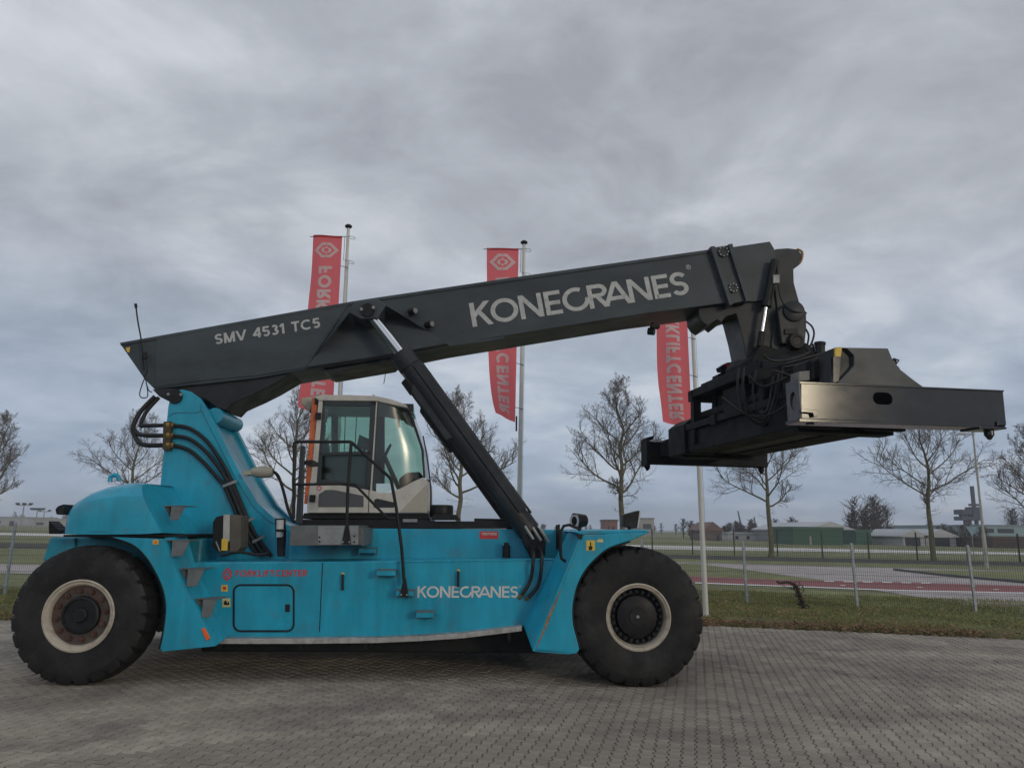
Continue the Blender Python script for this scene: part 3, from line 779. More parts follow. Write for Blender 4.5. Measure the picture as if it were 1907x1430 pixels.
nn = len(rows[0]); hd.add(rows[0], [tuple(range(nn))]); hd.add(rows[-1], [tuple(range(nn))])
hood = hd.build('rear_hood', TEAL, RS, smooth=24)
MB().tube([mp(205, 897, -1.2), mp(206, 888, -1.2), mp(212, 884.5, -1.2), mp(219, 886, -1.2), mp(222, 895, -1.2)], .03, 8, 3).build('lifting_eye', TEAL, hood, smooth=60)
MB().mprism([(166, 988.5), (202, 988.5), (202, 990), (166, 990)], -1.905, -1.89).build('hood_slot', TEALD, hood)
MB().mprism([(118, 995.5), (345, 995), (345, 999.5), (118, 999.5)], -1.82, 1.82).build('hood_gap', BLACK, RS)
MB().mprism([(102, 948), (107, 942), (119, 938), (117, 958), (104, 958)], -1.75, -1.45).build('rear_lamp', BLACK, hood, bevel=.015)
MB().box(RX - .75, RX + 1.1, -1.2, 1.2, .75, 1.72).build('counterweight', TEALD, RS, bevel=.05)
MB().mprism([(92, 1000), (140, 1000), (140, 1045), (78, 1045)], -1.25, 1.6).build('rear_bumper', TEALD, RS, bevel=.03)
g = MB()
for k in range(6): g.mprism([(91 + k * 3.2, 970 + k * 3), (93 + k * 3.2, 971 + k * 3), (93 + k * 3.2, 994), (91 + k * 3.2, 994)], -1.15, -.9)
g.build('radiator_grille', BLACK, RS)

# ------------------------------------------------------------------ boom tower
TW = -.60
tower = [(313, 756), (317, 740), (326, 729), (338, 725), (355, 729), (372, 741), (383, 757), (395, 780), (448, 886), (478, 934), (508, 962), (538, 978), (538, 1052), (320, 1052), (296, 1000), (298, 905)]
tp = MB().mprism(tower, TW, TW + .09).build('boom_tower', TEAL, RS, bevel=.012)
mirror(tp, 'boom_tower')
fr = [mp(a, c, TW) for a, c in ((380, 762), (393, 788), (446, 893), (476, 941), (506, 968), (534, 982))]
back = [p + Vector((-.10, 0, -.02)) for p in fr]
MB().prism([p + Vector((0, .09, 0)) for p in fr + list(reversed(back))], (0, 1.02, 0)).build('tower_front_plate', TEAL, RS, smooth=30)
for sgn in (1, -1):
    a = [p + Vector((.0, 0, 0)) for p in fr]; o2 = [p + Vector((.045, 0, .02)) for p in fr]
    q = MB().prism([Vector((p.x, (TW - .02) * sgn, p.z)) for p in o2 + list(reversed([p + Vector((-.03, 0, -.02)) for p in fr]))], (0, .15 * sgn, 0))
    q.build('tower_flange', TEAL, tp, bevel=.008)
p = mp(399, 772, TW); MB().cyl((p.x - .02, TW + .09, p.z), (p.x - .02, -TW - .09, p.z), .115, 20).build('cross_tube', TEAL, tp, smooth=40)
MB().tube([mp(314, 775, TW - .004), mp(325, 769, TW - .004), mp(345, 768, TW - .004), mp(366, 768, TW - .004), mp(373, 764, TW - .004), mp(374, 752, TW - .004)], .006, 6, 3).build('weld_seam', TEALD, tp)
pv = mp(327, 739, TW)
MB().cyl((pv.x, TW - .03, pv.z), (pv.x, -TW + .03, pv.z), .105, 24).build('boom_pivot_pin', BLACK, RS, smooth=40)
bo = MB()
for dx in (-.09, .09): bo.cyl((pv.x + dx, TW - .05, pv.z + .03), (pv.x + dx, TW - .02, pv.z + .03), .022, 8)
bo.build('pivot_bolts', GALV, RS, kind='stuff')
MB().mprism([(300, 1003), (545, 978), (545, 1052), (300, 1052)], TW + .012, -TW - .012).build('tower_base', TEAL, RS, bevel=.02)

# ------------------------------------------------------------------ boom
BY = -.45
outline = [(222, 638), (430, 601), (655, 561), (700, 554), (1000, 510), (1338, 462), (1362, 563), (1180, 587), (1000, 616), (833, 643), (728, 664), (560, 690), (480, 704), (372, 716), (288, 725), (269, 706)]
boom = MB().mprism(outline, BY, -BY).build('boom', GREY, RS, bevel=.012)
MB().mprism([(291, 630), (440, 603.5), (650, 566), (571, 684), (480, 699), (372, 709), (288.5, 721)], BY - .014, BY).build('side_doubler', GREY, boom, bevel=.004)
MB().mprism([(664, 562), (701, 556), (833, 640), (700, 664), (570, 684)], BY - .09, BY - .012).build('cylinder_bracket', GREY, boom, bevel=.010)
WING = -1.02
MB().mprism([(661, 563), (703, 557), (719, 569), (704, 592), (672, 594), (650, 582)], WING, BY - .09).build('pin_housing', GREY, boom, bevel=.010)
for a, c in (((650, 582), (585, 664)), ((719, 569), (800, 617))):
    p, q = mp(*a, WING), mp(*a, BY - .09); r = mp(*c, BY - .09)
    MB().prism([p, q, r], ((.03, 0, .02) if a[0] < 700 else (-.03, 0, .02))).build('wing_rib', GREY, boom, bevel=.004)
lp = mp(685, 578, WING)
MB().cyl((lp.x, lp.y - .035, lp.z), (lp.x, lp.y + .05, lp.z), .10, 24).build('pin_cover', BLACK, boom, smooth=40)
bo = MB()
for dx, dz in ((-.085, .0), (.085, .03)): bo.cyl((lp.x + dx, lp.y - .06, lp.z + dz), (lp.x + dx, lp.y - .03, lp.z + dz), .024, 8)
bo.build('pin_bolts', GALV, boom, kind='stuff')
MB().mprism([(833, 640), (905, 631), (940, 627), (940, 629.5), (905, 636), (836, 645)], BY - .018, BY).build('lower_rib', GREY, boom, bevel=.004)
for a, c in (((700, 555), (1338, 463)), ((224, 638.5), (655, 562))):
    MB().mprism([a, c, (c[0] + .5, c[1] + 5), (a[0] + .5, a[1] + 5)], BY - .018, BY + .05).build('top_flange', GREY, boom, bevel=.004)
MB().mprism([(284, 726), (372, 717), (480, 705), (545, 694), (500, 720), (470, 735), (447, 745), (432, 752), (421, 764), (404, 759), (385, 744), (360, 737), (330, 745), (302, 741)], BY + .06, -BY - .06).build('boom_root', DGREY, boom, bevel=.01)
MB().mprism([(284, 725), (320, 723), (340, 728), (342, 745), (328, 752), (312, 746), (296, 738)], TW + .10, -TW - .10).build('pivot_lug', DGREY, boom, bevel=.01)
# underside wear plates
MB().mprism([(600, 690), (735, 667), (728, 674), (610, 694)], BY + .1, -BY - .02).build('wear_plate', DGREY, boom)
MB().tube([mp(718, 690, -.1), mp(717, 702, -.1), mp(714.5, 715, -.1)], .006, 5).build('dangling_wire', BLACK, boom)
# boom lettering
def on_boom(a, c, y=BY - .002): return mp(a, c, y)
A, B2 = on_boom(880.5, 609), on_boom(1285, 547.5)
upv = on_boom(873, 565) - A
lettering('letter', 'KONEcRANES', DULLW, boom, A, B2 - A, upv, (0, -1, 0), w=.165, gap=.075, gaps=[-.04, .05, .09, .05, -.03, -.12, .0, .09, .07], width=(B2 - A).length)
c = mp(1282, 497.5, BY - .006)
r_ = MB().lathe([(c.y, .040), (c.y, .031)], 20, (c.x, c.z)); r_.build('registered_ring', DULLW, boom)
lettering('registered_letter', 'R', DULLW, boom, c + Vector((-.013, .002, -.02)), (1, 0, .15), (-.005, 0, .04), (0, -1, 0), w=.2, width=.027)
A, B2 = mp(401, 642, BY - .016), mp(597, 610, BY - .016)
lettering('letter', 'SMV 4531 TC5', DULLW, boom, A, B2 - A, mp(399.5, 623, BY - .016) - A, (0, -1, 0), w=.19, gap=.11, width=(B2 - A).length)
# boom lamps
for px, py in ((770, 580), (801, 604.5)):
    p = mp(px, py, BY - .10)
    lm = MB().cyl(p + Vector((-.055, .04, -.0)), p + Vector((.03, -.05, 0)), .052, 16).box(p.x - .05, p.x - .01, p.y, BY, p.z - .03, p.z + .03).build('work_lamp', BLACK, boom, smooth=40)
    MB().cyl(p + Vector((.025, -.045, 0)), p + Vector((.036, -.056, 0)), .042, 16).build('lens', LENSD, lm)
# rear tip details
MB().mprism([(234, 648), (242, 646), (241, 656), (237, 656)], BY - .004, BY).build('tip_sticker', YEL, boom)
an = MB().tube([mp(253, 570, -.55), mp(257, 600, -.55), mp(264, 640, -.55), mp(268, 690, -.55)], .012, 6, 3)
an.cyl(mp(252.5, 566, -.55), mp(253.5, 573, -.55), .022, 8).cyl(mp(270, 656, -.55), mp(271, 668, -.55), .03, 8)
an.tube([mp(271, 665, -.55), mp(274, 690, -.55), mp(269, 702, -.55)], .01, 6, 3)
an.build('antenna', BLACK, RS, smooth=50)
MB().tube([mp(270, 703, -.5), mp(264, 718, -.5), mp(260, 735, -.5), mp(266, 741, -.5), mp(275, 737, -.5), mp(273, 715, -.5), mp(270, 704, -.5)], .008, 6, 4).tube([mp(272, 712, -.5), mp(277, 727, -.5), mp(283, 730, -.5)], .008, 6, 3).build('loose_cable', BLACK, RS, smooth=50)

# collar at the boom end
MB().mprism([(1326, 461), (1361, 456), (1394, 560), (1360, 566)], BY - .04, -BY + .04).build('boom_collar', GREY, RS, bevel=.01)
for q in ([(1323, 459), (1331, 458), (1366, 566), (1359, 569)], [(1356, 455), (1364, 453.5), (1397, 559), (1390, 562)]):
    MB().mprism(q, BY - .10, -BY + .10).build('collar_rib', GREY, RS, bevel=.006)
for px, py, r in ((1346.5, 470, .075), (1364.5, 537, .065)):
    p = mp(px, py, BY - .04)
    wp_ = MB().cyl((p.x, p.y - .025, p.z), (p.x, p.y + .02, p.z), r * 1.15, 24).build('wear_pad_cover', DGREY, RS, smooth=40)
    bo = MB()
    for k in range(8):
        a = k * math.pi / 4
        bo.cyl((p.x + r * math.cos(a), p.y - .045, p.z + r * math.sin(a)), (p.x + r * math.cos(a), p.y - .02, p.z + r * math.sin(a)), .013, 6)
    bo.build('cover_bolts', GALV, wp_, kind='stuff')
IB = -.38
MB().mprism([(1350, 470), (1364, 460), (1434, 449.5), (1442, 463), (1446, 485), (1432, 560), (1398, 562), (1345, 562)], IB, -IB).build('inner_boom', GREY, RS, bevel=.012)
MB().mprism([(1300, 574), (1372, 560), (1432, 552), (1445, 500), (1462, 520), (1446, 600), (1432, 660), (1391, 668), (1382, 625), (1371, 584), (1352, 590), (1343, 601), (1336, 595), (1318, 606), (1308, 599), (1302, 590)], IB + .05, -IB - .05).build('boom_nose', DGREY, RS, bevel=.012)
head = [(1437, 467), (1446, 463.5), (1468, 462), (1484, 464), (1494, 473), (1489, 493), (1478, 500), (1479, 527), (1490, 567), (1502, 581), (1502, 612), (1499, 640), (1496, 655), (1440, 660), (1436, 640), (1447, 572), (1440, 520), (1436, 490)]
MB().mprism(head, IB + .02, -IB - .02).build('tilt_head', DGREY, RS, bevel=.015)
MB().mprism([(1448, 580), (1456, 570), (1492, 570), (1500, 582), (1500, 640), (1456, 640)], IB - .10, IB + .03).build('head_cheek', DGREY, RS, bevel=.02)
p = mp(1478, 580, IB - .10); MB().lathe([(p.y - .04, .001), (p.y - .04, .15), (p.y - .03, .17), (p.y + .05, .175)], 32, (p.x, p.z)).build('rotator_cover', DGREY, RS, smooth=30)
p = mp(1482, 636, IB - .12); MB().lathe([(p.y - .05, .001), (p.y - .05, .07), (p.y - .06, .08), (p.y - .06, .115), (p.y - .03, .13), (p.y + .05, .135)], 32, (p.x, p.z)).build('tilt_pin_cover', BLACK, RS, smooth=30)
MB().mprism([(1462, 612), (1488, 612), (1488, 622), (1462, 622)], IB - .13, IB - .09).build('bearing_cap', BLACK, RS, bevel=.006)
MB().tube([mp(1484, 464, IB + .1), mp(1494, 470, IB + .1), mp(1492, 486, IB + .1), mp(1484, 494, IB + .1)], .02, 8, 4).build('head_hook', BRASS, RS, smooth=60)
# tilt damping cylinder
yc = IB - .10
tc_ = MB().cyl(mp(1443, 485, yc), mp(1427, 568, yc), .062, 18).cyl(mp(1428.5, 561, yc), mp(1426.5, 571, yc), .078, 18).build('tilt_cylinder', BLACK, RS, smooth=40)
MB().cyl(mp(1427, 568, yc), mp(1418.5, 622, yc), .032, 14).build('rod', CHROME, tc_, smooth=40)
MB().cyl(mp(1419, 618, yc), mp(1415, 645, yc), .048, 12).build('rod_end', BLACK, tc_, smooth=40)
MB().mprism([(1440, 512), (1452, 511), (1452, 527), (1440, 528)], yc - .09, yc - .02).build('valve_block', GALV, tc_, bevel=.006)
MB().tube([mp(1446, 488, yc - .03), mp(1449, 512, yc - .06)], .018, 8).tube([mp(1442, 530, yc - .06), mp(1438, 552, yc - .06), mp(1434, 566, yc - .03)], .014, 8, 3).tube([mp(1449, 528, yc - .05), mp(1456, 560, yc - .02), mp(1475, 578, yc - .08), mp(1502, 583, yc)], .012, 8, 4).build('cylinder_hoses', HOSE, tc_, smooth=60)
MB().tube([mp(1500, 598, -.2), mp(1512, 608, -.2), mp(1516, 622, -.2), mp(1511, 640, -.2), mp(1505, 648, -.2)], .016, 8, 4).tube([mp(1500, 612, -.3), mp(1506, 625, -.3), mp(1503, 645, -.3)], .016, 8, 4).build('head_hoses', HOSE, RS, smooth=60)
# small camera hanging under the boom
p = mp(1214, 617, 0)
MB().cyl(p + Vector((-.06, 0, .0)), p + Vector((.03, -.05, -.02)), .06, 14).tube([p + Vector((0, 0, .02)), p + Vector((.02, 0, .14))], .025, 8).box(p.x - .02, p.x + .12, -.06, .06, p.z + .05, p.z + .10).build('boom_camera', BLACK, RS, smooth=35)

# ------------------------------------------------------------------ lift cylinders
for yc in (-.90, .90):
    T0 = mp(690, 586, -.90); J = mp(748, 661, -.90); K = mp(986, 990, -.90); E_ = mp(1000, 1018, -.90)
    for q in (T0, J, K, E_): q.y = yc
    d = (K - J).normalized()
    lc = MB().cyl(J, K, .150, 28).cyl(J - d * .03, J + d * .22, .172, 28).cyl(K - d * .25, K, .165, 28).build('lift_cylinder', DGREY, RS, smooth=35)
    MB().cyl(T0, J, .078, 20).build('rod', CHROME, lc, smooth=35)
    MB().cyl(T0 + Vector((0, -.08, 0)), T0 + Vector((0, .08, 0)), .11, 20).cyl(T0 + Vector((0, -.05, 0)), T0 + Vector((0, -yc * .5, 0)), .06, 14).build('rod_eye', BLACK, lc, smooth=35)
    sd = 1 if yc > 0 else -1
    nrm = Vector((d.z, 0, -d.x)); nrm = nrm if nrm.x > 0 else -nrm
    w0, w1 = J + d * .25 + nrm * .03, K - d * .3 + nrm * .03
    MB().prism([w0 + Vector((0, sd * .12, 0)), w1 + Vector((0, sd * .12, 0)), w1 + Vector((0, sd * .12, 0)) + nrm * .13, w0 + Vector((0, sd * .12, 0)) + nrm * .13], (0, sd * .06, 0)).build('cylinder_guard', DGREY, lc, bevel=.01)
    w2 = J + d * .45 - nrm * .10
    MB().prism([w2, w2 + d * 1.0, w2 + d * .95 - nrm * .10, w2 + d * .1 - nrm * .10], (0, sd * .1, 0)).build('side_guard', DGREY, lc, bevel=.01)
    MB().tube([J + d * .3 + nrm * .17 + Vector((0, sd * .05, 0)), K - d * .2 + nrm * .17 + Vector((0, sd * .05, 0))], .018, 8).build('oil_pipe', DGREY, lc, smooth=60)
    for tt in (.15, .5, .8):
        q = J + (K - J) * tt + nrm * .16
        MB().cyl(q - d * .02 + Vector((0, sd * .05, 0)), q + d * .02 + Vector((0, sd * .05, 0)), .03, 8).build('pipe_clamp', BLACK, lc)
    MB().prism([Vector((q.x, yc - .13, q.z)) for q in (mp(968, 985, -1.03), mp(990, 970, -1.03), mp(1006, 985, -1.03), mp(1017, 1010, -1.03), mp(1015, 1036, -1.03), mp(990, 1040, -1.03), mp(975, 1010, -1.03))], (0, .26, 0)).build('cylinder_foot', BLACK, lc, bevel=.015)
    ht = MB()
    for a in range(3):
        o1 = d * (.05 * a)
        ht.cyl(K + Vector((-.08 + a * .11, sd * .16, .08 - a * .02)), K + Vector((.04 + a * .11, sd * .16, -.10 - a * .02)), .022, 8)
    ht.build('hose_fittings', GALV, lc)
if True:
    yv = YB - .06
    hs = MB().tube([mp(990, 1018, -1.08), mp(993, 1028, -1.25), mp(993, 1042, yv - .02), mp(988, 1080, yv), mp(972, 1108, yv)], .024, 8, 5).tube([mp(1003, 1018, -1.08), mp(1008, 1030, -1.25), mp(1009, 1046, yv - .02), mp(1003, 1088, yv), mp(984, 1112, yv)], .024, 8, 5)
    hs.build('lift_hoses', HOSE, RS, smooth=60)
    MB().cyl(mp(972, 1108, yv), mp(967, 1114, YB), .022, 8).cyl(mp(984, 1112, yv), mp(980, 1116, YB), .022, 8).build('hose_ends', BRASS, RS)

# ------------------------------------------------------------------ cab
CY = -.80
cab = bpy.data.objects.new('cab', None); COL.objects.link(cab); cab.parent = RS
lowp = [(572, 936), (577, 900), (592, 898), (640, 903), (686, 911), (706, 917), (724, 917), (744, 910), (766, 898), (789, 888), (796, 901), (796, 955), (572, 955)]
o = MB().mprism(lowp, CY, CY + .06).build('side_panel', CABW, cab, bevel=.012); mirror(o, 'side_panel')
MB().mprism([(594, 920), (606, 912), (622, 912), (677, 923), (677, 944), (592, 944)], CY - .006, CY).build('grey_inset', mat('inset_grey', (0.085, 0.09, 0.10), 0.5), cab, bevel=.004)
MB().mprism([(697, 930), (703, 928), (737, 936), (733, 945), (696, 945)], CY - .006, CY).build('grey_inset', DGREY, cab, bevel=.004)
MB().mprism([(686.5, 913), (688, 913), (687, 954), (685.5, 954)], CY - .003, CY).build('door_seam', BLACK, cab)
MB().lathe([(CY - .004, .035), (CY - .004, .024)], 18, (mp(594, 909, CY).x, mp(594, 909, CY).z)).build('red_mark', REDP, cab)
MB().mprism([(744, 953), (793, 903), (796, 905), (796, 955)], CY - .004, CY + .02).build('corner_panel', mat('corner_beige', (0.40, 0.37, 0.31), 0.45, var=0.08), cab, bevel=.004)
x0, x1, zf = mp(574, 955, CY).x, mp(795, 955, CY).x, mp(600, 955, CY).z
MB().box(x0, x1, CY + .06, -CY - .06, zf, zf + .06).build('cab_floor', CABD, cab)
MB().box(x1 - .07, x1 - .01, CY + .06, -CY - .06, zf, mp(790, 892, CY).z).build('front_panel', CABW, cab, bevel=.02)
MB().box(x0 + .0, x0 + .06, CY + .06, -CY - .06, zf + .06, mp(577, 870, CY).z).build('rear_panel', CABD, cab)
roof = [(583, 738), (594, 735.5), (646, 735), (700, 737), (728, 743), (757, 753.5), (760, 760), (726, 752.5), (700, 747), (594, 746)]
MB().mprism(roof, CY - .02, -CY + .02).build('roof', CABW, cab, bevel=.015)
MB().mprism([(560, 741), (582, 738), (582, 750), (577, 768), (568, 760), (560, 752)], CY + .25, -CY - .05).build('roof_overhang', BEIGE, cab, bevel=.02)
MB().mprism([(593, 745), (602, 745), (590, 899), (577, 901), (580, 880)], CY, CY + .08).build('rear_pillar', CABW, cab, bevel=.008)
MB().mprism([(581, 741), (591, 741), (578, 936), (566, 938)], CY + .02, CY + .14).build('orange_strip', ORANGE, cab, bevel=.006)
MB().mprism([(588, 736), (594, 735), (590, 752), (586, 752)], CY - .01, CY + .1).build('pillar_cap', BLACK, cab)
for py in (775, 928):
    p = mp(592 if py < 800 else 581, py, CY); MB().box(p.x - .03, p.x + .05, CY - .04, CY, p.z - .05, p.z + .05).build('door_hinge', BLACK, cab, bevel=.006)
# dark door frame
for q in ([(598, 746), (700, 748), (700, 756), (603, 755)], [(597, 746), (605, 746), (597, 899), (588, 899)], [(690, 748), (700, 748), (690, 913), (682, 911)],
          [(588, 892), (640, 896), (690, 906), (690, 914), (640, 905), (586, 900)], [(590, 842), (692, 840), (692, 846), (590, 848)]):
    MB().mprism(q, CY + .001, CY + .05).build('door_frame', CABD, cab, bevel=.004)
MB().mprism([(700.5, 748), (702.5, 748), (692, 915), (689.5, 914)], CY - .008, CY + .04).build('door_edge', CABW, cab)
MB().mprism([(602, 754), (692, 754), (684, 906), (640, 899), (595, 895)], CY + .02, CY + .026).build('door_glass', GLASS, cab)
dk = mat('door_lower_black', (0.012, 0.014, 0.016), 0.3)
MB().mprism([(596, 848), (686, 846), (683, 906), (640, 899), (592, 895)], CY + .10, CY + .12).build('door_lining', dk, cab)
# curved corner glass and windscreen
def front_edge(z):
    "x of the windscreen line at height z, from the near side profile"
    prof = [mp(a, c, CY) for a, c in ((789, 890), (785, 834), (773, 798), (764, 776), (757, 756))]
    for p, q in zip(prof, prof[1:]):
        if z <= q.z: return p.x + (q.x - p.x) * (z - p.z) / (q.z - p.z)
    return prof[-1].x
zt, rows, ws = mp(730, 750, CY).z, [], []
bx_ = lambda z: mp(704, 748, CY).x + (mp(692, 915, CY).x - mp(704, 748, CY).x) * (z - mp(704, 748, CY).z) / (mp(692, 915, CY).z - mp(704, 748, CY).z)
def lowz(t): return [mp(a, c, CY).z for a, c in ((692, 916), (716, 918), (744, 911), (766, 899), (789, 889))][min(4, int(t * 4.001))]
zl = [mp(a, c, CY).z for a, c in ((692, 916), (724, 917), (744, 910), (766, 898), (789, 888))]
for j in range(13):
    t = j / 12; row = []
    k = t * 4; i = min(3, int(k)); zb = zl[i] + (zl[i + 1] - zl[i]) * (k - i)
    ztop = zt + (mp(757, 757, CY).z - zt) * max(0, (t - .4) / .6)
    for r in range(11):
        z = zb + (ztop - zb) * r / 10
        xa, xb = bx_(z), front_edge(z)
        row.append(Vector((xa + (xb - xa) * t, CY + .02 + .19 * t ** 3.4 + .06 * ((r - 6.5) / 10) ** 2 * min(1, t * 2), z)))
    rows.append(row)
MB().grid(rows).build('corner_glass', GLASSC, cab, smooth=60)
last = rows[-1]
MB().grid([[p for p in last], [Vector((p.x + .06, 0, p.z)) for p in last], [Vector((p.x, -p.y, p.z)) for p in last]]).build('windscreen', GLASSF, cab, smooth=60)
MB().tube(last, .018, 6).build('front_pillar', CABD, cab, smooth=60)
MB().tube([Vector((p.x, -p.y, p.z)) for p in last], .03, 6).build('front_pillar', CABD, cab, smooth=60)
# far side of the cab: frame round the far windows
fy = -CY - .06
for q in ([(592, 748), (770, 752), (770, 772), (592, 776)], [(592, 842), (702, 842), (702, 850), (592, 850)], [(592, 776), (604, 776), (604, 842), (592, 842)], [(617, 770), (629, 770), (629, 842), (617, 842)], [(690, 770), (716, 770), (716, 900), (690, 900)], [(590, 848), (700, 848), (700, 925), (590, 925)]):
    MB().mprism(q, fy, fy + .05).build('far_frame', CABD, cab)
MB().mprism([(592, 750), (770, 752), (785, 842), (788, 900), (592, 900)], fy + .06, fy + .064).build('far_glass', GLASSF, cab)
MB().tube([mp(643, 775, fy), mp(641, 842, fy)], .008, 6).tube([mp(664, 775, fy), mp(661, 842, fy)], .008, 6).build('window_bars', CABD, cab)
# inside: seat, console, steering wheel, monitor
sx = mp(640, 880, 0).x
MB().box(sx - .30, sx + .22, -.26, .26, zf + .35, zf + .55).build('seat_cushion', SEAT, cab, bevel=.06)
MB().prism([(sx - .34, -.25, zf + .5), (sx - .16, -.25, zf + .5), (sx - .30, -.25, zf + 1.15), (sx - .44, -.25, zf + 1.12)], (0, .5, 0)).build('seat_back', SEAT, cab, bevel=.06)
MB().box(sx - .42, sx - .33, -.14, .14, zf + 1.2, zf + 1.4).build('headrest', SEAT, cab, bevel=.04)
MB().box(sx - .2, sx + .15, -.2, .2, zf + .05, zf + .36).build('seat_base', BLACK, cab, bevel=.03)
MB().box(sx - .1, sx + .4, -.52, -.32, zf + .3, zf + .68).box(sx + .3, sx + .38, -.46, -.38, zf + .66, zf + .8).build('arm_console', SEAT, cab, bevel=.03)
p = mp(672, 820, -.35)
mo = MB().prism([p + Vector((-.06, 0, -.10)), p + Vector((.10, 0, -.14)), p + Vector((.14, 0, .02)), p + Vector((-.03, 0, .09))], (0, .22, 0)).build('monitor', BLACK, cab, bevel=.01)
MB().tube([p + Vector((.04, .1, -.1)), p + Vector((.06, .1, -.5))], .02, 8).build('monitor_arm', BLACK, cab)
p = mp(716, 850, -.1)
sw = MB(); pts = [p + Vector((math.sin(a) * .05 + math.cos(a) * .08, math.cos(a * 1.0 + 1.57) * .2, math.sin(a) * .02 + math.cos(a) * .18)) for a in [k * math.pi / 10 for k in range(21)]]
sw.tube(pts, .016, 6).tube([p, p + Vector((.25, 0, -.5))], .035, 8).tube([p + Vector((.08, 0, .18)), p, p + Vector((-.08, 0, -.18))], .014, 6)
sw.build('steering_wheel', BLACK, cab, smooth=60)
MB().prism([mp(742, 892, -.35), mp(756, 880, -.35), mp(782, 878, -.35), mp(788, 890, -.35), mp(770, 905, -.35), mp(745, 908, -.35)], (0, .7, 0)).build('dashboard', SEAT, cab, bevel=.03)
MB().mprism([(738, 757), (756, 762), (760, 778), (744, 770)], CY + .25, -CY - .25).build('sun_blind', BEIGE, cab)
MB().tube([mp(741, 765, -.4), mp(742, 790, -.4), mp(744, 796, -.4)], .02, 6).build('wiper_motor', BLACK, cab)
MB().tube([mp(788, 812, CY + .3), mp(795, 850, CY + .2), mp(802, 905, CY + .2), mp(802, 945, CY + .2)], .01, 6, 4).build('wiper_arm', BLACK, cab)
MB().mprism([(566, 955), (797, 955), (800, 966), (562, 966)], CY + .1, -CY - .1).build('cab_base', BLACK, cab, bevel=.01)
for k in range(3):
    p = mp(604 + k * 45, 735.5, CY); MB().cyl(p + Vector((0, .1, -.01)), p + Vector((0, .1, .022)), .016, 8).build('roof_bolt', CABW, cab)

# deck, rails, platform
MB().mprism([(556, 967), (800, 966), (800, 970), (995, 971), (995, 984), (556, 984)], YU + .04, 1.2).build('cab_deck', BLACK, RS, bevel=.01)
MB().mprism([(883, 965), (942, 966), (942, 973), (883, 972)], YU + .2, -.6).build('deck_box', BLACK, RS, bevel=.01)
p = mp(822, 952, -.6)
MB().lathe([(-.62, .001), (-.62, .16), (-.60, .17), (-.46, .17), (-.44, .16), (-.44, .001)], 24, (0, 0)).build('spare_pulley', BLACK, RS, smooth=30, xf=Matrix.Translation((p.x, -.6, p.z)) @ Matrix.Rotation(math.pi / 2, 4, 'X') @ Matrix.Translation((0, .53, 0)))
MB().mprism([(806, 957), (850, 958), (858, 968), (804, 968)], -.8, -.4).build('pulley_mount', BLACK, RS, bevel=.01)
MB().mprism([(750, 966), (777, 966), (777, 972), (750, 972)], YU - .0, YU + .05).build('deck_latch', GALV, RS)
PL = YB - .12
plat = MB().mprism([(541, 978), (668, 978), (668, 1015), (539, 1016)], PL, YU).build('entry_platform', STEP, RS, bevel=.008)
MB().mprism([(592, 979), (667, 979), (667, 1014), (592, 1014)], PL - .006, PL).build('face_plate', GALV, plat, bevel=.002)
bo = MB()
for px, py in ((595, 1000), (595, 1008), (660, 998), (660, 1009)):
    q = mp(px, py, PL - .006); bo.cyl(q, q + Vector((0, -.012, 0)), .012, 8)
bo.build('plate_bolts', BLACK, plat, kind='stuff')
MB().mprism([(669, 982), (678, 984), (676, 1016), (669, 1014)], PL + .05, YU).build('platform_bracket', STEP, plat)
def rail(pts, r, name, y, par=RS, m=BLACK):
    return MB().tube([mp(a, c, y) for a, c in pts], r, 8, 0).build(name, m, par, smooth=60)
hr = bpy.data.objects.new('handrail', None); COL.objects.link(hr); hr.parent = RS
rail([(547, 966), (548, 824), (552, 822.5), (652, 822.5), (655, 824), (726, 889), (729, 896), (738, 946), (748, 1020), (753, 1088)], .021, 'top_rail', PL + .02, hr)
rail([(654, 824), (648, 905), (645, 1000)], .021, 'rail_post', PL + .02, hr)
rail([(546, 902), (656, 901), (661, 902), (723, 966), (738, 966)], .017, 'mid_rail', PL + .02, hr)
MB().mprism([(559, 830), (567, 830), (562, 975), (550, 975)], PL + .15, PL + .22).build('gate_post', CABD, hr, bevel=.008)
MB().mprism([(567, 858), (581, 856), (581, 864), (567, 865)], PL + .17, PL + .6).build('gate_bracket', BLACK, hr)
MB().mprism([(643, 978), (649, 978), (654, 1013), (636, 1013)], PL - .03, PL - .006).build('rail_foot', BLACK, hr, bevel=.006)
MB().mprism([(751, 1076), (756, 1076), (761, 1111), (744, 1111)], YB - .235, YB - .205).build('rail_foot', BLACK, hr, bevel=.006)
bo = MB()
for px, py, yy in ((638.5, 1009, PL - .03), (651, 1009, PL - .03), (747, 1107, YB - .235), (758, 1107, YB - .235)):
    q = mp(px, py, yy); bo.cyl(q, q + Vector((0, -.014, 0)), .013, 8)
bo.build('foot_bolts', GALV, hr, kind='stuff')
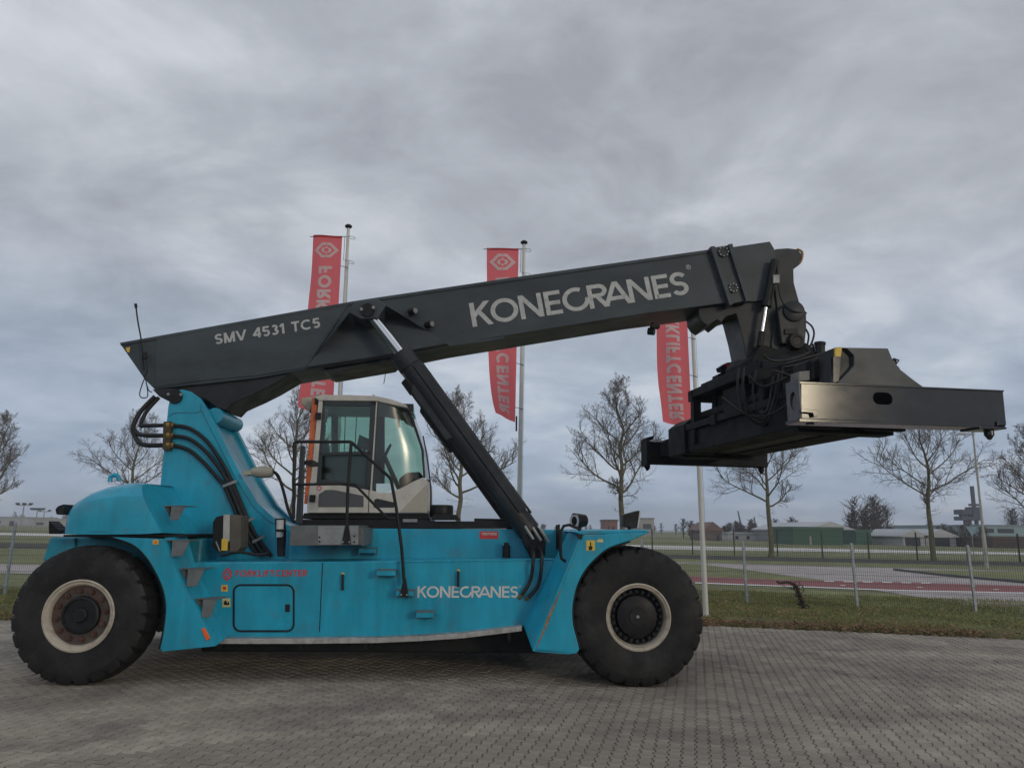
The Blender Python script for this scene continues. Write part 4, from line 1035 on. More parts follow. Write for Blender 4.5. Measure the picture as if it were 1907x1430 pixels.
# front grab bar and bracket near the cylinder foot
rail([(1058, 1048), (1046, 1040), (1044, 1030), (1044, 990), (1050, 979), (1060, 977), (1078, 984), (1084, 996)], .02, 'front_grab_bar', yf + .12)
MB().mprism([(1036, 977), (1043, 976), (1043, 1020), (1036, 1022)], YU - .05, YU + .02).build('front_bracket', BLACK, RS, bevel=.006)
MB().mprism([(1075, 994), (1085, 995), (1083, 1004), (1076, 1002)], yf - .02, yf + .02).build('bar_clamp', BLACK, RS)
MB().cyl(mp(943, 1040, YU - .12), mp(943, 1016, YU - .12), .055, 14).cyl(mp(943, 1017, YU - .12), mp(943, 1010, YU - .12), .035, 12).box(mp(943, 1040, YU).x - .07, mp(943, 1040, YU).x + .07, YU - .2, YU, mp(943, 1044, YU).z, mp(943, 1040, YU).z).build('filler_cap', BLACK, RS, smooth=40)
# front work lamps
p = mp(1079, 970, -1.5)
fl = MB().cyl(p + Vector((-.07, -.03, 0)), p + Vector((.08, .05, .01)), .105, 20, .08).box(p.x - .02, p.x + .02, p.y - .02, p.y + .02, p.z - .16, p.z - .08).build('front_lamp', BLACK, RS, smooth=35)
MB().lathe([(0, .105), (0, .06)], 18, (0, 0)).build('lamp_ring', LENS, fl, xf=Matrix.Translation(p + Vector((-.074, -.033, 0))) @ Matrix.Rotation(math.radians(-62), 4, 'Z'))
p = mp(1174, 968, -1.6)
fl = MB().prism([p + Vector((-.09, 0, -.09)), p + Vector((.09, 0, -.11)), p + Vector((.13, 0, .13)), p + Vector((-.09, 0, .07))], (0, .2, 0)).build('front_lamp', BLACK, RS, bevel=.012)
MB().prism([p + Vector((.094, .01, -.10)), p + Vector((.112, .01, -.10)), p + Vector((.148, .01, .12)), p + Vector((.13, .01, .12))], (0, .18, 0)).build('lens', LENS, fl)
MB().box(p.x - .02, p.x + .02, -1.54, -1.5, p.z - .2, p.z - .08).build('lamp_post', BLACK, fl)

# hoses on the tower
hy = TW - .05
hs = MB()
hs.tube([mp(289, 738, -.4), mp(262, 766, -.45), mp(248, 794, -.5), mp(252, 814, -.55), mp(267, 828, hy), mp(304, 829, hy)], .034, 10, 5)
hs.tube([mp(296, 740, -.4), mp(273, 766, -.45), mp(262, 791, -.5), mp(272, 792.5, hy), mp(304, 792, hy)], .030, 10, 5)
hs.tube([mp(249, 799, -.5), mp(258, 808, -.55), mp(276, 811, hy), mp(304, 811, hy)], .032, 10, 5)
hs.build('boom_hoses', HOSE, RS, smooth=60)
MB().mprism([(304, 785), (318, 784), (316, 838), (302, 837)], hy - .05, TW).build('hose_clamp_block', mat('rust_black', (0.05, 0.035, 0.02), 0.7, var=0.4, dirt=(0.12, 0.08, 0.02), dirt_amt=0.6, scale=9), RS, bevel=.006)
for py in (792, 811, 829): MB().cyl(mp(316, py, hy), mp(324, py, hy), .04, 8).cyl(mp(311, py, hy - .03), mp(317, py, hy - .03), .045, 8).build('hose_fitting', BRASS, RS)
for k, pts in enumerate(([(322, 792), (352, 797), (383, 819), (408, 853), (430, 892), (446, 930), (470, 985), (500, 1034)], [(322, 811), (352, 817), (383, 840), (410, 874), (424, 898), (440, 935), (463, 990), (490, 1034)], [(322, 829), (350, 837), (378, 860), (405, 890), (418, 906), (434, 942), (456, 996), (478, 1030)],
                        [(425, 890), (442, 925), (466, 980), (506, 1036)])):
    MB().tube([mp(a, c, hy - .02 * (k == 1)) for a, c in pts], .027, 8, 5).build('tower_hose', HOSE, RS, smooth=60)
for x0, y0, x1, y1 in ((414, 903, 440, 893), (452, 972, 472, 962), (469, 1007, 492, 996)):
    MB().prism([mp(x0, y0, hy - .05), mp(x1, y1, hy - .05), mp(x1 + 1, y1 + 5, hy - .05), mp(x0 + 1, y0 + 5, hy - .05)], (0, .03, 0)).build('hose_clamp', GALV, RS, bevel=.003)
MB().tube([mp(500, 1030, -1.3), mp(480, 1033, -1.3), mp(450, 1028, -1.3), mp(425, 1030, -1.3)], .02, 8, 4).build('cross_hose', HOSE, RS, smooth=60)
# hydraulic filter unit, black and yellow
fy_ = -1.30
fu = MB().mprism([(402, 962), (420, 958), (420, 1025), (406, 1028), (395, 1018), (396, 972)], fy_, fy_ + .35).build('filter_unit', BLACK, RS, bevel=.015)
MB().mprism([(416, 958), (428, 958), (427, 1008), (415, 1008)], fy_ - .01, fy_ + .3).build('white_strip', mat('faded_white', (0.42, 0.42, 0.40), 0.6, var=0.2), fu, bevel=.004)
MB().mprism([(413, 1003), (424, 1003), (423, 1025), (412, 1025)], fy_ - .015, fy_ + .02).build('yellow_label', YEL, fu)
MB().mprism([(428, 958), (449, 960), (448, 1020), (440, 1028), (427, 1028)], fy_ - .005, fy_ + .35).build('filter_block', mat('dusty_brown', (0.10, 0.09, 0.075), 0.8, var=0.2), fu, bevel=.01)
MB().tube([mp(410, 1025, fy_), mp(413, 1034, fy_), mp(430, 1030, fy_)], .018, 8, 3).build('filter_hose', HOSE, fu)
MB().tube([mp(402, 1008, fy_ - .02), mp(409, 1026, fy_ - .02)], .01, 6).build('drain_tap', GALV, fu)
# fire extinguisher like canister
p0, p1 = mp(522, 968, -1.25), mp(521, 1000, -1.25)
ca = MB().tube([p0, p0 + (p1 - p0) * .1, p0 + (p1 - p0) * .9, p1], .05, 14).build('canister', LENS, RS, smooth=50)
MB().mprism([(514, 985), (530, 985), (529, 990), (514, 990)], -1.31, -1.18).mprism([(515, 1000), (529, 998), (527, 1036), (516, 1036)], -1.28, -1.15).build('canister_bracket', BLACK, ca, bevel=.006)
MB().mprism([(512, 965), (531, 965), (532, 1000), (513, 1000)], -1.19, -1.16).build('back_plate', BLACK, ca)
# beige lamp housing on a bent arm beside the tower
p = mp(487, 879, -.75)
bl = MB().lathe([(-.17, .001), (-.165, .03), (-.12, .062), (0, .085), (.10, .08), (.16, .06), (.17, .001)], 20, (0, 0)).build('beige_beacon', BEIGE, RS, smooth=50, xf=Matrix.Translation(p) @ Matrix.Rotation(math.radians(-90), 4, 'Z'))
MB().mprism([(452, 876), (470, 877), (470, 883), (454, 885)], -.8, -.6).build('beacon_bracket', BEIGE, bl)
MB().tube([mp(505, 876, -.75), mp(518, 886, -.75), mp(528, 915, -.8), mp(537, 950, -.85), mp(548, 972, -.9)], .022, 8, 5).build('beacon_arm', BLACK, bl, smooth=60)

# ------------------------------------------------------------------ spreader (its own turned frame)
def sb(mb, name, m, par=None, **k): return mb.build(name, m, par or SPD, xf=S_MAT, **k)
SPD = bpy.data.objects.new('spreader', None); COL.objects.link(SPD); SPD.parent = RS
TN, TF = -3.05, 2.95
nb = sb(MB().sprism([(1491, 712), (1868.5, 728), (1874, 784), (1873, 795), (1491, 780)], TN, TN + .26), 'end_beam', SPGREY, bevel=.012)
sb(MB().sprism([(1489, 779), (1826, 791), (1826, 796), (1489, 785)], TN - .02, TN + .28), 'bottom_flange', SPGREY, nb, bevel=.004)
sb(MB().sprism([(1489, 710), (1870, 726.5), (1870, 729.5), (1489, 714)], TN - .012, TN + .27), 'top_flange', SPGREY, nb, bevel=.004)
ov = MB(); cc = sp(1644, 742, TN)
pts = []
for k in range(24):
    a = 2 * math.pi * k / 24; pts.append((cc.x + (.055 if math.cos(a) > 0 else -.055) + .075 * math.cos(a), TN - .003, cc.z + .075 * math.sin(a)))
sb(ov.prism(pts, (0, .01, 0)), 'oval_hole_shade', HOLESHADE, nb)  # dark plate paints the shade of an uncut oval hole
sb(MB().sprism([(1825, 792), (1875, 795), (1875, 799), (1825, 798.5)], TN - .02, TN + .30).sprism([(1858, 784), (1874, 784), (1874, 792), (1858, 792)], TN - .03, TN + .1), 'corner_plate', SPGREY, nb, bevel=.006)
p = sp(1856, 800, TN)
sb(MB().cyl((p.x, TN + .12, p.z + .02), (p.x, TN + .12, p.z - .055), .058, 16).cyl((p.x, TN + .12, p.z - .05), (p.x, TN + .12, p.z - .11), .058, 16, .02), 'twistlock', SPGREY, nb, smooth=35)
pl = sp(1520, 800, TN); sb(MB().cyl((pl.x, TN + .12, p.z + .04), (pl.x, TN + .12, p.z - .02), .05, 12), 'twistlock', SPGREY, nb, smooth=35)
# left end plate with round hole
q0, q1 = sp(1491, 711, TN), sp(1491, 786, TN)
ep = MB(); R_ = .085; zc = (q0.z + q1.z) / 2 + .03; yc2 = TN + .13; ring_o, ring_i = [], []
for k in range(24):
    a = 2 * math.pi * k / 24; c, s = math.cos(a), math.sin(a)
    sc_ = 1 / max(abs(c) / .14, abs(s) / ((q0.z - q1.z) / 2))
    ring_o.append((q0.x - .012, yc2 + c * sc_, zc + s * sc_)); ring_i.append((q0.x - .012, yc2 + c * R_ * .85, zc + s * R_ * 1.3))
ep.add(ring_o + ring_i, [(k, (k + 1) % 24, 24 + (k + 1) % 24, 24 + k) for k in range(24)])
sb(ep, 'end_plate', mat('scuffed_end', (0.11, 0.12, 0.13), 0.5, var=0.3, scale=6), nb, thick=.02)
sb(MB().box(q0.x + .008, q0.x + .03, yc2 - .11, yc2 + .11, q1.z + .05, q0.z - .03), 'end_hole_shade', HOLESHADE, nb)  # dark slab paints the shade behind the round hole
sb(MB().sprism([(1492, 761), (1524, 764), (1524, 775), (1516, 776), (1514, 769), (1492, 767)], TN - .05, TN), 'guide_bracket', SPGREY, nb, bevel=.004)
# gusset housing over the near end
gh = sb(MB().sprism([(1566, 647), (1654, 648.5), (1662, 668), (1677, 688), (1700, 706), (1722, 722), (1556, 716), (1580, 692), (1590, 680), (1590, 662), (1578, 650)], TN + .10, TN + .55), 'end_housing', GREY, bevel=.02)
sb(MB().sprism([(1555, 647), (1567, 646), (1592, 662), (1592, 682), (1558, 714), (1555, 710)], TN + .16, TN + .5), 'housing_side', DGREY, gh, bevel=.01)
sb(MB().sprism([(1556, 648), (1568, 646.5), (1566, 664), (1556, 664)], TN + .09, TN + .12), 'yellow_plate', YEL, gh)
sb(MB().sprism([(1552, 664), (1566, 664), (1562, 710), (1552, 712)], TN + .09, TN + .14), 'edge_plate', SPGREY, gh)
sb(MB().tube([sp(1661, 670, TN + .3), sp(1668, 672, TN + .3), sp(1667, 680, TN + .3), sp(1674, 687, TN + .3)], .015, 6).tube([sp(1664, 668, TN + .3), sp(1674, 671, TN + .3), sp(1668, 678, TN + .3)], .012, 6), 'housing_latch', BLACK, gh)
# main frame: two telescopic box beams along the spreader with inner arms
zb0 = 3.26
for s0, s1 in ((-1.00, -.50), (-.10, .42)):
    sb(MB().box(s0, s1, -2.15, 2.15, zb0, zb0 + .42), 'main_beam', SPDK, bevel=.015)
    sb(MB().box(s0 + .05, s1 - .05, TN + .2, TF + .05, zb0 + .05, zb0 + .36), 'telescopic_arm', SPGREY, bevel=.01)
    for t_ in (-2.2, 2.1): sb(MB().box(s0 - .03, s1 + .03, t_, t_ + .1, zb0 - .03, zb0 + .45), 'beam_collar', SPDK, bevel=.008)
for t in (-1.9, -.9, .2, 1.2, 2.0):
    sb(MB().box(-.5, -.1, t - .12, t + .12, zb0 + .03, zb0 + .38), 'cross_member', SPDK, bevel=.01)
for t_ in (-2.0, 1.75): sb(MB().box(-1.0, .42, t_, t_ + .3, zb0 - .06, zb0 - .002), 'lower_plate', SPDK, bevel=.006)
sb(MB().box(-.48, -.12, -1.6, 1.7, zb0 + .02, zb0 + .05), 'belly_plate', BLACK)
# far end: boxed portion and far end beam
fb_px = [(1203, 816), (1430, 834), (1424, 868), (1212, 862)]
a_, c_ = sp(1203, 812, TF), sp(1428, 866, TF)
zt_, zb_ = nb_z = (sp(1491, 712, TN).z, sp(1491, 783, TN).z)
fbm = sb(MB().box(a_.x + .03, c_.x, TF, TF + .26, zb_, zt_ - .02), 'end_beam', SPDK, bevel=.012)
sb(MB().box(a_.x, a_.x + .06, TF - .03, TF + .3, zb_ - .04, zt_ + .02), 'end_plate', SPDK, fbm, bevel=.008)
sb(MB().prism([(a_.x - .02, TF, zt_ + .02), (a_.x + .15, TF, zt_ + .02), (a_.x + .17, TF, zt_ + .10), (a_.x + .03, TF, zt_ + .06)], (0, .25, 0)), 'guide_horn', SPDK, fbm, bevel=.006)
sb(MB().prism([(c_.x - .5, TF - .01, zb_), (c_.x + .02, TF - .01, zb_ - .0), (c_.x + .02, TF - .01, zt_ - .1), (c_.x - .2, TF - .01, zt_ - .1)], (0, .28, 0)), 'corner_box', SPDK, fbm, bevel=.01)
for x in (a_.x + .06, c_.x - .06):
    sb(MB().cyl((x, TF + .12, zb_ + .02), (x, TF + .12, zb_ - .08), .058, 14).cyl((x, TF + .12, zb_ - .07), (x, TF + .12, zb_ - .13), .055, 14, .02), 'twistlock', SPDK, fbm, smooth=35)
sb(MB().box(-1.06, -.44, 1.5, 2.24, zb0 - .02, zb0 + .50).prism([(-1.06, 1.5, zb0 + .5), (-.44, 1.5, zb0 + .5), (-.44, 1.5, zb0 + .62), (-.9, 1.5, zb0 + .62)], (0, .7, 0)), 'far_beam_box', SPDK, bevel=.015)
# side shift frame above the beams
zs = zb0 + .42
zt2 = 4.28
for t in (-1.25, 1.1):
    for s in (-1.06, .32):
        sb(MB().prism([(s, t, zs - .3), (s + .14, t, zs - .3), (s + .16, t, zt2), (s + .02, t, zt2)], (0, .14, 0)), 'frame_post', SPDK, bevel=.01)
    sb(MB().box(-1.08, .5, t - .01, t + .16, zt2 - .16, zt2 + .02), 'frame_beam', SPDK, bevel=.012)
for s in (-1.06, .32):
    sb(MB().box(s, s + .15, -1.3, 1.3, zt2 - .10, zt2 + .04), 'frame_rail', SPDK, bevel=.012)
    sb(MB().box(s - .01, s + .17, -1.5, 1.4, zs - .05, zs + .06), 'slide_rail', SPDK, bevel=.01)
sb(MB().box(-.95, .4, -1.0, 1.0, zt2 + .02, zt2 + .12), 'turntable_plate', SPDK, bevel=.01)
sb(MB().cyl((-.05, 0, zt2 + .10), (-.05, 0, zt2 + .30), .62, 36).cyl((-.05, 0, zt2 + .28), (-.05, 0, zt2 + .36), .5, 36), 'turntable', BLACK, smooth=35)
for k, (x, t) in enumerate(((-.55, .3), (.45, -.25))):
    sb(MB().cyl((x + .05, t, zt2 + .1), (x + .05, t, zt2 + .42), .09, 16).cyl((x + .05, t, zt2 + .42), (x + .05, t, zt2 + .47), .11, 16), 'slew_motor', BLACK, smooth=35)
sb(MB().cyl((-.85, -1.05, zs + .18), (-.85, 1.4, zs + .18), .085, 16), 'shift_cylinder', SPDK, smooth=35)
sb(MB().cyl((-.75, -1.9, zs + .02), (-.75, -.8, zs + .02), .03, 10), 'shift_rod', CHROME, smooth=35)
sb(MB().cyl((.0, -1.7, zs + .14), (.0, 1.4, zs + .14), .10, 16).cyl((-.4, -1.6, zs + .25), (-.4, 1.2, zs + .25), .12, 16), 'telescope_cylinder', SPDK, smooth=35)
sb(MB().box(-.78, .30, -.95, .95, zs + .02, zt2 - .12), 'carriage_block', SPDK, bevel=.02)
sb(MB().box(-.98, -.80, -.55, .15, zs + .06, zt2 - .14), 'carriage_cheek', SPDK, bevel=.03)
sb(MB().prism([(-1.05, -1.28, zs + .1), (-.6, -1.28, zs + .1), (-.45, -1.28, zt2 - .2), (-1.0, -1.28, zt2 - .15)], (0, .06, 0)), 'carriage_gusset', SPDK, bevel=.01)
for k_ in range(3):
    sb(MB().cyl((-.62 + .34 * k_, -1.75, zs + .12 + .05 * k_), (-.62 + .34 * k_, -.9, zs + .12 + .05 * k_), .075, 14), 'hydraulic_ram', SPDK, smooth=35)
sb(MB().box(-.95, -.55, -1.75, -1.35, zs + .01, zs + .30), 'junction_box', BLACK, bevel=.02)
sb(MB().box(-.35, .05, -2.0, -1.6, zs + .01, zs + .38), 'junction_box', BLACK, bevel=.02)
# far left brackets carrying the red lamp
sb(MB().sprism([(1342, 683), (1354, 675), (1374, 673), (1376, 690), (1345, 690)], .9, 1.1), 'lamp_bracket', SPDK, bevel=.01)
lq = sp(1355.5, 681, .88)
sb(MB().cyl((lq.x, .86, lq.z), (lq.x, .9, lq.z), .034, 14), 'red_lamp', REDLENS, smooth=40)
sb(MB().sprism([(1338, 697), (1352, 690), (1372, 688), (1374, 700), (1338, 702)], .9, 1.15).sprism([(1330, 714), (1348, 706), (1376, 700), (1376, 708), (1352, 714), (1331, 718)], .7, 1.0), 'guide_plates', SPDK, bevel=.008)
sb(MB().sprism([(1334, 714), (1352, 712), (1346, 765), (1332, 768)], .75, .9).sprism([(1372, 694), (1388, 690), (1388, 770), (1374, 775)], .2, .45), 'side_bracket', SPDK, bevel=.01)
sb(MB().cyl(sp(1338, 800, 1.0), sp(1374, 790, .4), .022, 10), 'lock_rod', CHROME, smooth=40)
sb(MB().sprism([(1330, 772), (1350, 765), (1400, 752), (1402, 760), (1352, 776), (1332, 790)], .2, .4), 'shift_guide', SPDK, bevel=.01)
# valve boxes near the near end, cradle arms
sb(MB().sprism([(1500, 674), (1512, 668), (1514, 706), (1500, 706)], TN + .6, TN + .9).sprism([(1515, 672), (1540, 664), (1543, 706), (1516, 706)], TN + .5, TN + .8), 'valve_box', BLACK, bevel=.01)
sb(MB().sprism([(1488, 692), (1508, 690), (1508, 708), (1487, 710)], TN + .02, TN + .2), 'end_bracket', mat('worn_end', (0.16, 0.16, 0.15), 0.6, var=0.3, scale=8), bevel=.006)
sb(MB().sprism([(1400, 668), (1418, 640), (1450, 650), (1490, 632), (1522, 650), (1532, 664), (1500, 676), (1402, 684)], -.45, .45), 'cradle', SPDK, bevel=.02)
sb(MB().sprism([(1405, 690), (1560, 652), (1566, 660), (1520, 676), (1408, 712)], -1.5, -1.3), 'cradle_arm', SPDK, bevel=.012)
sb(MB().cyl(sp(1527, 640, -.9), sp(1527, 662, -.9), .075, 16).cyl(sp(1527, 638, -.9), sp(1527, 642, -.9), .085, 16), 'lock_motor', BLACK, smooth=35)
hb = MB()
for k, pts in enumerate(([(1376, 685), (1374, 720), (1384, 762), (1405, 787), (1428, 785), (1446, 750), (1455, 700), (1460, 680)], [(1385, 684), (1384, 720), (1392, 760), (1412, 780), (1430, 774), (1444, 735), (1450, 690)],
                        [(1462, 678), (1490, 670), (1520, 662), (1552, 652)], [(1462, 684), (1495, 676), (1530, 664), (1556, 656)], [(1500, 645), (1505, 652), (1512, 640), (1518, 655)], [(1408, 690), (1402, 730), (1412, 768), (1430, 760), (1440, 700)], [(1395, 700), (1420, 720), (1460, 705), (1490, 690)], [(1440, 690), (1470, 700), (1484, 720), (1480, 750)], [(1345, 740), (1370, 760), (1400, 775), (1440, 770), (1475, 745)], [(1420, 660), (1440, 672), (1480, 668), (1510, 655)], [(1500, 672), (1498, 690), (1492, 700), (1482, 730)], [(1526, 690), (1530, 672), (1542, 668), (1544, 700)])):
    hb.tube([sp(a, c, -1.55 - .03 * k) for a, c in pts], .020 if k < 2 else .016, 8, 5)
sb(hb, 'spreader_hoses', HOSE, smooth=60)
sb(MB().tube([sp(1294, 776, 2.25), sp(1284, 786, 2.3), sp(1286, 797, 2.3), sp(1296, 800, 2.25)], .014, 8, 4), 'far_hose', HOSE, smooth=60)

# ------------------------------------------------------------------ mesh fence along the verge
WIRE = mat('fence_wire', (0.075, 0.08, 0.08), 0.5, metal=0.3)
POST = mat('fence_post_zinc', (0.30, 0.34, 0.38), 0.5, metal=0.2, var=0.1, dirt=(0.2, 0.2, 0.2), dirt_amt=0.3, scale=3)
POLEW = mat('flagpole_white', (0.62, 0.62, 0.58), 0.45, var=0.06, dirt=(0.35, 0.36, 0.30), dirt_amt=0.3, scale=2)
def fence(pts, height, lean, label, m_post, m_wire, pitch=.05, wire=.0032, hpitch=.2, post=.03, clips=True):
    F = empty('mesh_fence', label, 'fence', pts[0])
    o = Vector(pts[0])
    for i, p in enumerate(pts):
        p = Vector(p) - o
        top = p + Vector((lean[0] * height, lean[1] * height, height))
        MB().prism([p + Vector((-post, -post, -.05)), p + Vector((post, -post, -.05)), p + Vector((post, post, -.05)), p + Vector((-post, post, -.05))], top - p + Vector((0, 0, .05))).build('post', m_post, F, bevel=.006, seg=1)
        if clips:
            for k in range(4):
                q = p + (top - p) * (.15 + .25 * k); MB().box(q.x - .045, q.x + .045, q.y - .045, q.y - .03, q.z - .03, q.z + .03).build('clip', m_post, F)
        if i == len(pts) - 1: break
        n = Vector(pts[i + 1]) - o; d = n - p; L = d.length; d /= L
        b = MB(); h0, h1 = .04, height - .06
        def at(s, z): return p + d * s + Vector((lean[0] * z, lean[1] * z - .035, z))
        k = int(L / pitch)
        for j in range(1, k):
            b.tube([at(j * L / k, h0), at(j * L / k, h1)], wire, 3)
        z = h0
        while z <= h1 + .01:
            for dy in (0, -.008):
                b.tube([at(.02, z) + Vector((0, dy, 0)), at(L - .02, z) + Vector((0, dy, 0))], wire * 1.25, 3)
            z += hpitch
        b.build('mesh_panel', m_wire, F)
    return F
P1, P2, P3 = gp(1392, 1126), gp(1608, 1138), gp(1818, 1142)
d = (P3 - P1) / 2
fence([P1 - d, P1, P1 + d, P3, P3 + d, P3 + d * 2], 1.64, (-.03, .0), 'grey wire mesh fence with steel posts on the verge right of the machine', POST, WIRE)
PL_ = gp(8, 1110)
fence([PL_ + Vector((-2.6, .1, 0)), PL_, PL_ + Vector((2.6, -.05, 0)), PL_ + Vector((5.2, -.1, 0))], 1.86, (.02, 0), 'grey wire mesh fence behind the rear tyre of the machine', POST, WIRE)
DPOST = mat('dark_fence_post', (0.03, 0.032, 0.034), 0.6); DWIRE = mat('dark_wire', (0.05, 0.052, 0.055), 0.6)
f0, f1 = gp(1215, 1030), gp(1900, 1046.5); n = 9
fence([f0 + (f1 - f0) * (k / (n - 1)) for k in range(-1, n + 2)], 2.0, (0, 0), 'dark wire mesh fence beyond the road at the foot of the trees', DPOST, DWIRE, pitch=.12, wire=.007, hpitch=.4, post=.045, clips=False)
# withered shrub tied up in the fence
q = gp(1497, 1136)
sh = MB()
DEAD = mat('dead_wood', (0.045, 0.032, 0.022), 0.9, var=0.3, bump=0.3)
r2 = random.Random(5)
def at_(px, py): return wp(px, py, q.y)
sh.tube([q - Vector((0, 0, .03)), at_(1494, 1120), at_(1488, 1104), at_(1482, 1090), at_(1476, 1087)], .05, 7, 3, .035)
sh.tube([at_(1478, 1087), at_(1466, 1083.5), at_(1454, 1085), at_(1446, 1082)], .04, 7, 3, .02)
for k in range(26):
    t = r2.random(); c = q + (at_(1480, 1089) - q) * t
    sh.tube([c + Vector((r2.gauss(0, .04), r2.gauss(0, .04), 0)), c + Vector((r2.gauss(0, .09), r2.gauss(0, .08), r2.uniform(-.1, .12))), c + Vector((r2.gauss(0, .12), r2.gauss(0, .1), r2.uniform(-.15, .2)))], .014, 5, 3, .005)
tag(sh.build('withered_shrub', DEAD, smooth=60), 'dark withered stump of a climbing shrub standing at the mesh fence', 'shrub')

# ------------------------------------------------------------------ flagpoles and flags
FLAGM = mat('flag_red_cloth', (0.90, 0.17, 0.19), 0.75, var=0.06, scale=2)
def translucent(m, col, amt):
    N, L = m.node_tree.nodes, m.node_tree.links
    b_ = N['Principled BSDF']; t = N.new('ShaderNodeBsdfTranslucent'); t.inputs[0].default_value = (*col, 1)
    x = N.new('ShaderNodeMixShader'); x.inputs[0].default_value = amt
    L.new(b_.outputs[0], x.inputs[1]); L.new(t.outputs[0], x.inputs[2]); L.new(x.outputs[0], N['Material Output'].inputs[0])
translucent(FLAGM, (1.0, 0.24, 0.26), 0.6)
FLAGW = mat('flag_white_print', (0.80, 0.76, 0.77), 0.75)
translucent(FLAGW, (0.75, 0.70, 0.71), 0.45)
def flagpole(base, top, fl_top, fl_bot, wid, label, flabel, seed, tail):
    "fl_top / fl_bot: heights of the flag's upper and lower edge on the pole side"
    P = empty('flagpole', label, 'flagpole', base, group='flagpoles behind the machine')
    ax = Vector(top) - Vector(base); H = ax.length; u = ax / H
    MB().tube([Vector((0, 0, -.02)), u * (H * .35), u * (H * .7), u * (H - .03)], .062, 16, 0, .036).build('pole', POLEW, P, smooth=40)
    MB().lathe([(-.03, .001), (-.03, .05), (0, .085), (.03, .085), (.06, .05), (.07, .001)], 20, (0, 0)).build('finial', BLACK, P, smooth=30, xf=Matrix.Translation(u * H) @ Matrix.Rotation(math.pi / 2, 4, 'X'))
    MB().cyl((0, 0, -.01), (0, 0, .05), .12, 12).build('base_plate', POLEW, P)
    def pt(h): return u * (h / u.z)
    zt_, zb_ = fl_top, fl_bot
    MB().tube([pt(zt_) + Vector((.05, -.02, 0)), pt(zt_) + Vector((-wid - .22, -.05, -.03))], .011, 8).build('flag_arm', GALV, P, smooth=60)
    ro = MB()
    for hh in (zt_, zt_ - .62):
        c = pt(hh); ro.tube([c + Vector((.05, -.05, 0)), c + Vector((.16, -.03, -.02)), c + Vector((.15, .05, -.04)), c + Vector((.04, .06, -.02))], .006, 6, 4)
    ro.tube([pt(zt_) + Vector((-.07, -.03, 0)), pt(zt_ - .6) + Vector((-.07, -.03, 0)), pt(zt_ - .62) + Vector((.02, -.06, 0))], .008, 6)
    ro.tube([pt(zt_ - .6) + Vector((.055, -.05, 0)), pt(1.0) + Vector((.07, -.03, 0))], .005, 4)
    ro.build('halyard', GALV, P)
    for k in range(4):
        hh = zt_ - .8 - k * (zt_ - zb_ - .9) / 3.2
        MB().tube([pt(hh) + Vector((-.13, -.03, .05)), pt(hh) + Vector((.05, -.06, -.0))], .007, 5).build('flag_tie', BLACK, P)
    cz = pt(zb_ + .05)
    MB().tube([cz + Vector((-.10, -.03, .1)), cz + Vector((-.10, -.03, -.25))], .02, 6).build('weight', BLACK, P)
    rr = random.Random(seed); ph = [rr.uniform(0, 6) for _ in range(4)]
    G = Vector(base)
    fl = empty('flag', flabel, 'flag', base + pt(zb_), group='red banner flags')
    org = pt(zb_)
    Hf = zt_ - zb_
    def surf(a, v, off=0.0):
        "a: 0 at the pole side .. 1 at the fly; v: 0 top .. 1 bottom"
        z = zt_ - v * Hf; c = pt(z) - org
        amp = .035 + .10 * v
        yw_ = amp * math.sin(a * 5 + v * 4 + ph[0]) * a + .05 * math.sin(v * 13 + ph[1] + a * 2) * a + .025 * math.sin(a * 11 + v * 3 + ph[2]) * v
        x = -.13 - a * wid * (1 - .05 * v - .02 * math.sin(v * 5 + ph[3])) + tail(v) * a
        dz = -.06 * a * math.sin(v * 3 + ph[2]) * v + .16 * a * (v ** 6)
        return Vector((c.x + x, c.y - .04 + yw_ - off, c.z + dz))
    rows = [[surf(a / 10, v / 44) for a in range(11)] for v in range(45)]
    MB().grid(rows).build('cloth', FLAGM, fl, smooth=80)
    MB().grid([[surf(a / 10, v / 44 * .012, .004) for a in range(11)] for v in range(0, 45, 22)]).build('top_hem', mat('hem_red', (0.35, 0.02, 0.03), 0.8), fl)
    # mirrored print seen from behind: emblem at the top, the name reading downwards
    asp = wid / Hf
    e = MB()
    cu, cv = .50, .085
    for p in emblem(1, 1):
        n_ = []
        for i in range(len(p)):
            q0_, q1_ = p[i], p[(i + 1) % len(p)]
            n_ += [(q0_[0] + (q1_[0] - q0_[0]) * k / 3, q0_[1] + (q1_[1] - q0_[1]) * k / 3) for k in range(3)]
        e.add([surf(cu + c_ * .42, cv + a_ * .44 * asp * 1.0, .014) for a_, c_ in n_], [tuple(range(len(n_)))])
    e.build('emblem', FLAGW, fl)
    polys, W = text_polys('FORKLIFTCENTER', .235, .13, 5)
    v0, v1 = .175, .965
    for ci in range(14):
        t = MB()
        for poly, lay, k_ in polys:
            if k_ == ci: t.add([surf(.50 + .45 * (c_ - .5), v0 + (v1 - v0) * a_ / W, .014 + .001 * lay) for a_, c_ in poly], [tuple(range(len(poly)))])
        t.build('letter', FLAGW, fl)
    return P
def pole_at(px_t, py_t, px_b, py_b, fy0, fy1, wid, label, flabel, seed, tail):
    base = gp(px_b, py_b); top = wp(px_t, py_t, base.y)
    z0 = wp(px_t - 20, fy0, base.y).z; z1 = wp(px_t - 20, fy1, base.y).z
    flagpole(base, top, z0, z1, wid, label, flabel, seed, tail)
pole_at(649, 423, 612, 1143, 441, 778, .68, 'white flagpole with black cap rising behind the left half of the boom', 'red banner flag hanging behind the cab and the rear part of the boom', 3, lambda v: -.14 * v)
pole_at(976, 453, 963, 1146, 464, 787, .76, 'white flagpole with black cap rising behind the white boom lettering', 'red banner flag behind the middle of the boom with its lower half below', 9, lambda v: .14 * v ** 2 + .14 * v ** 6)
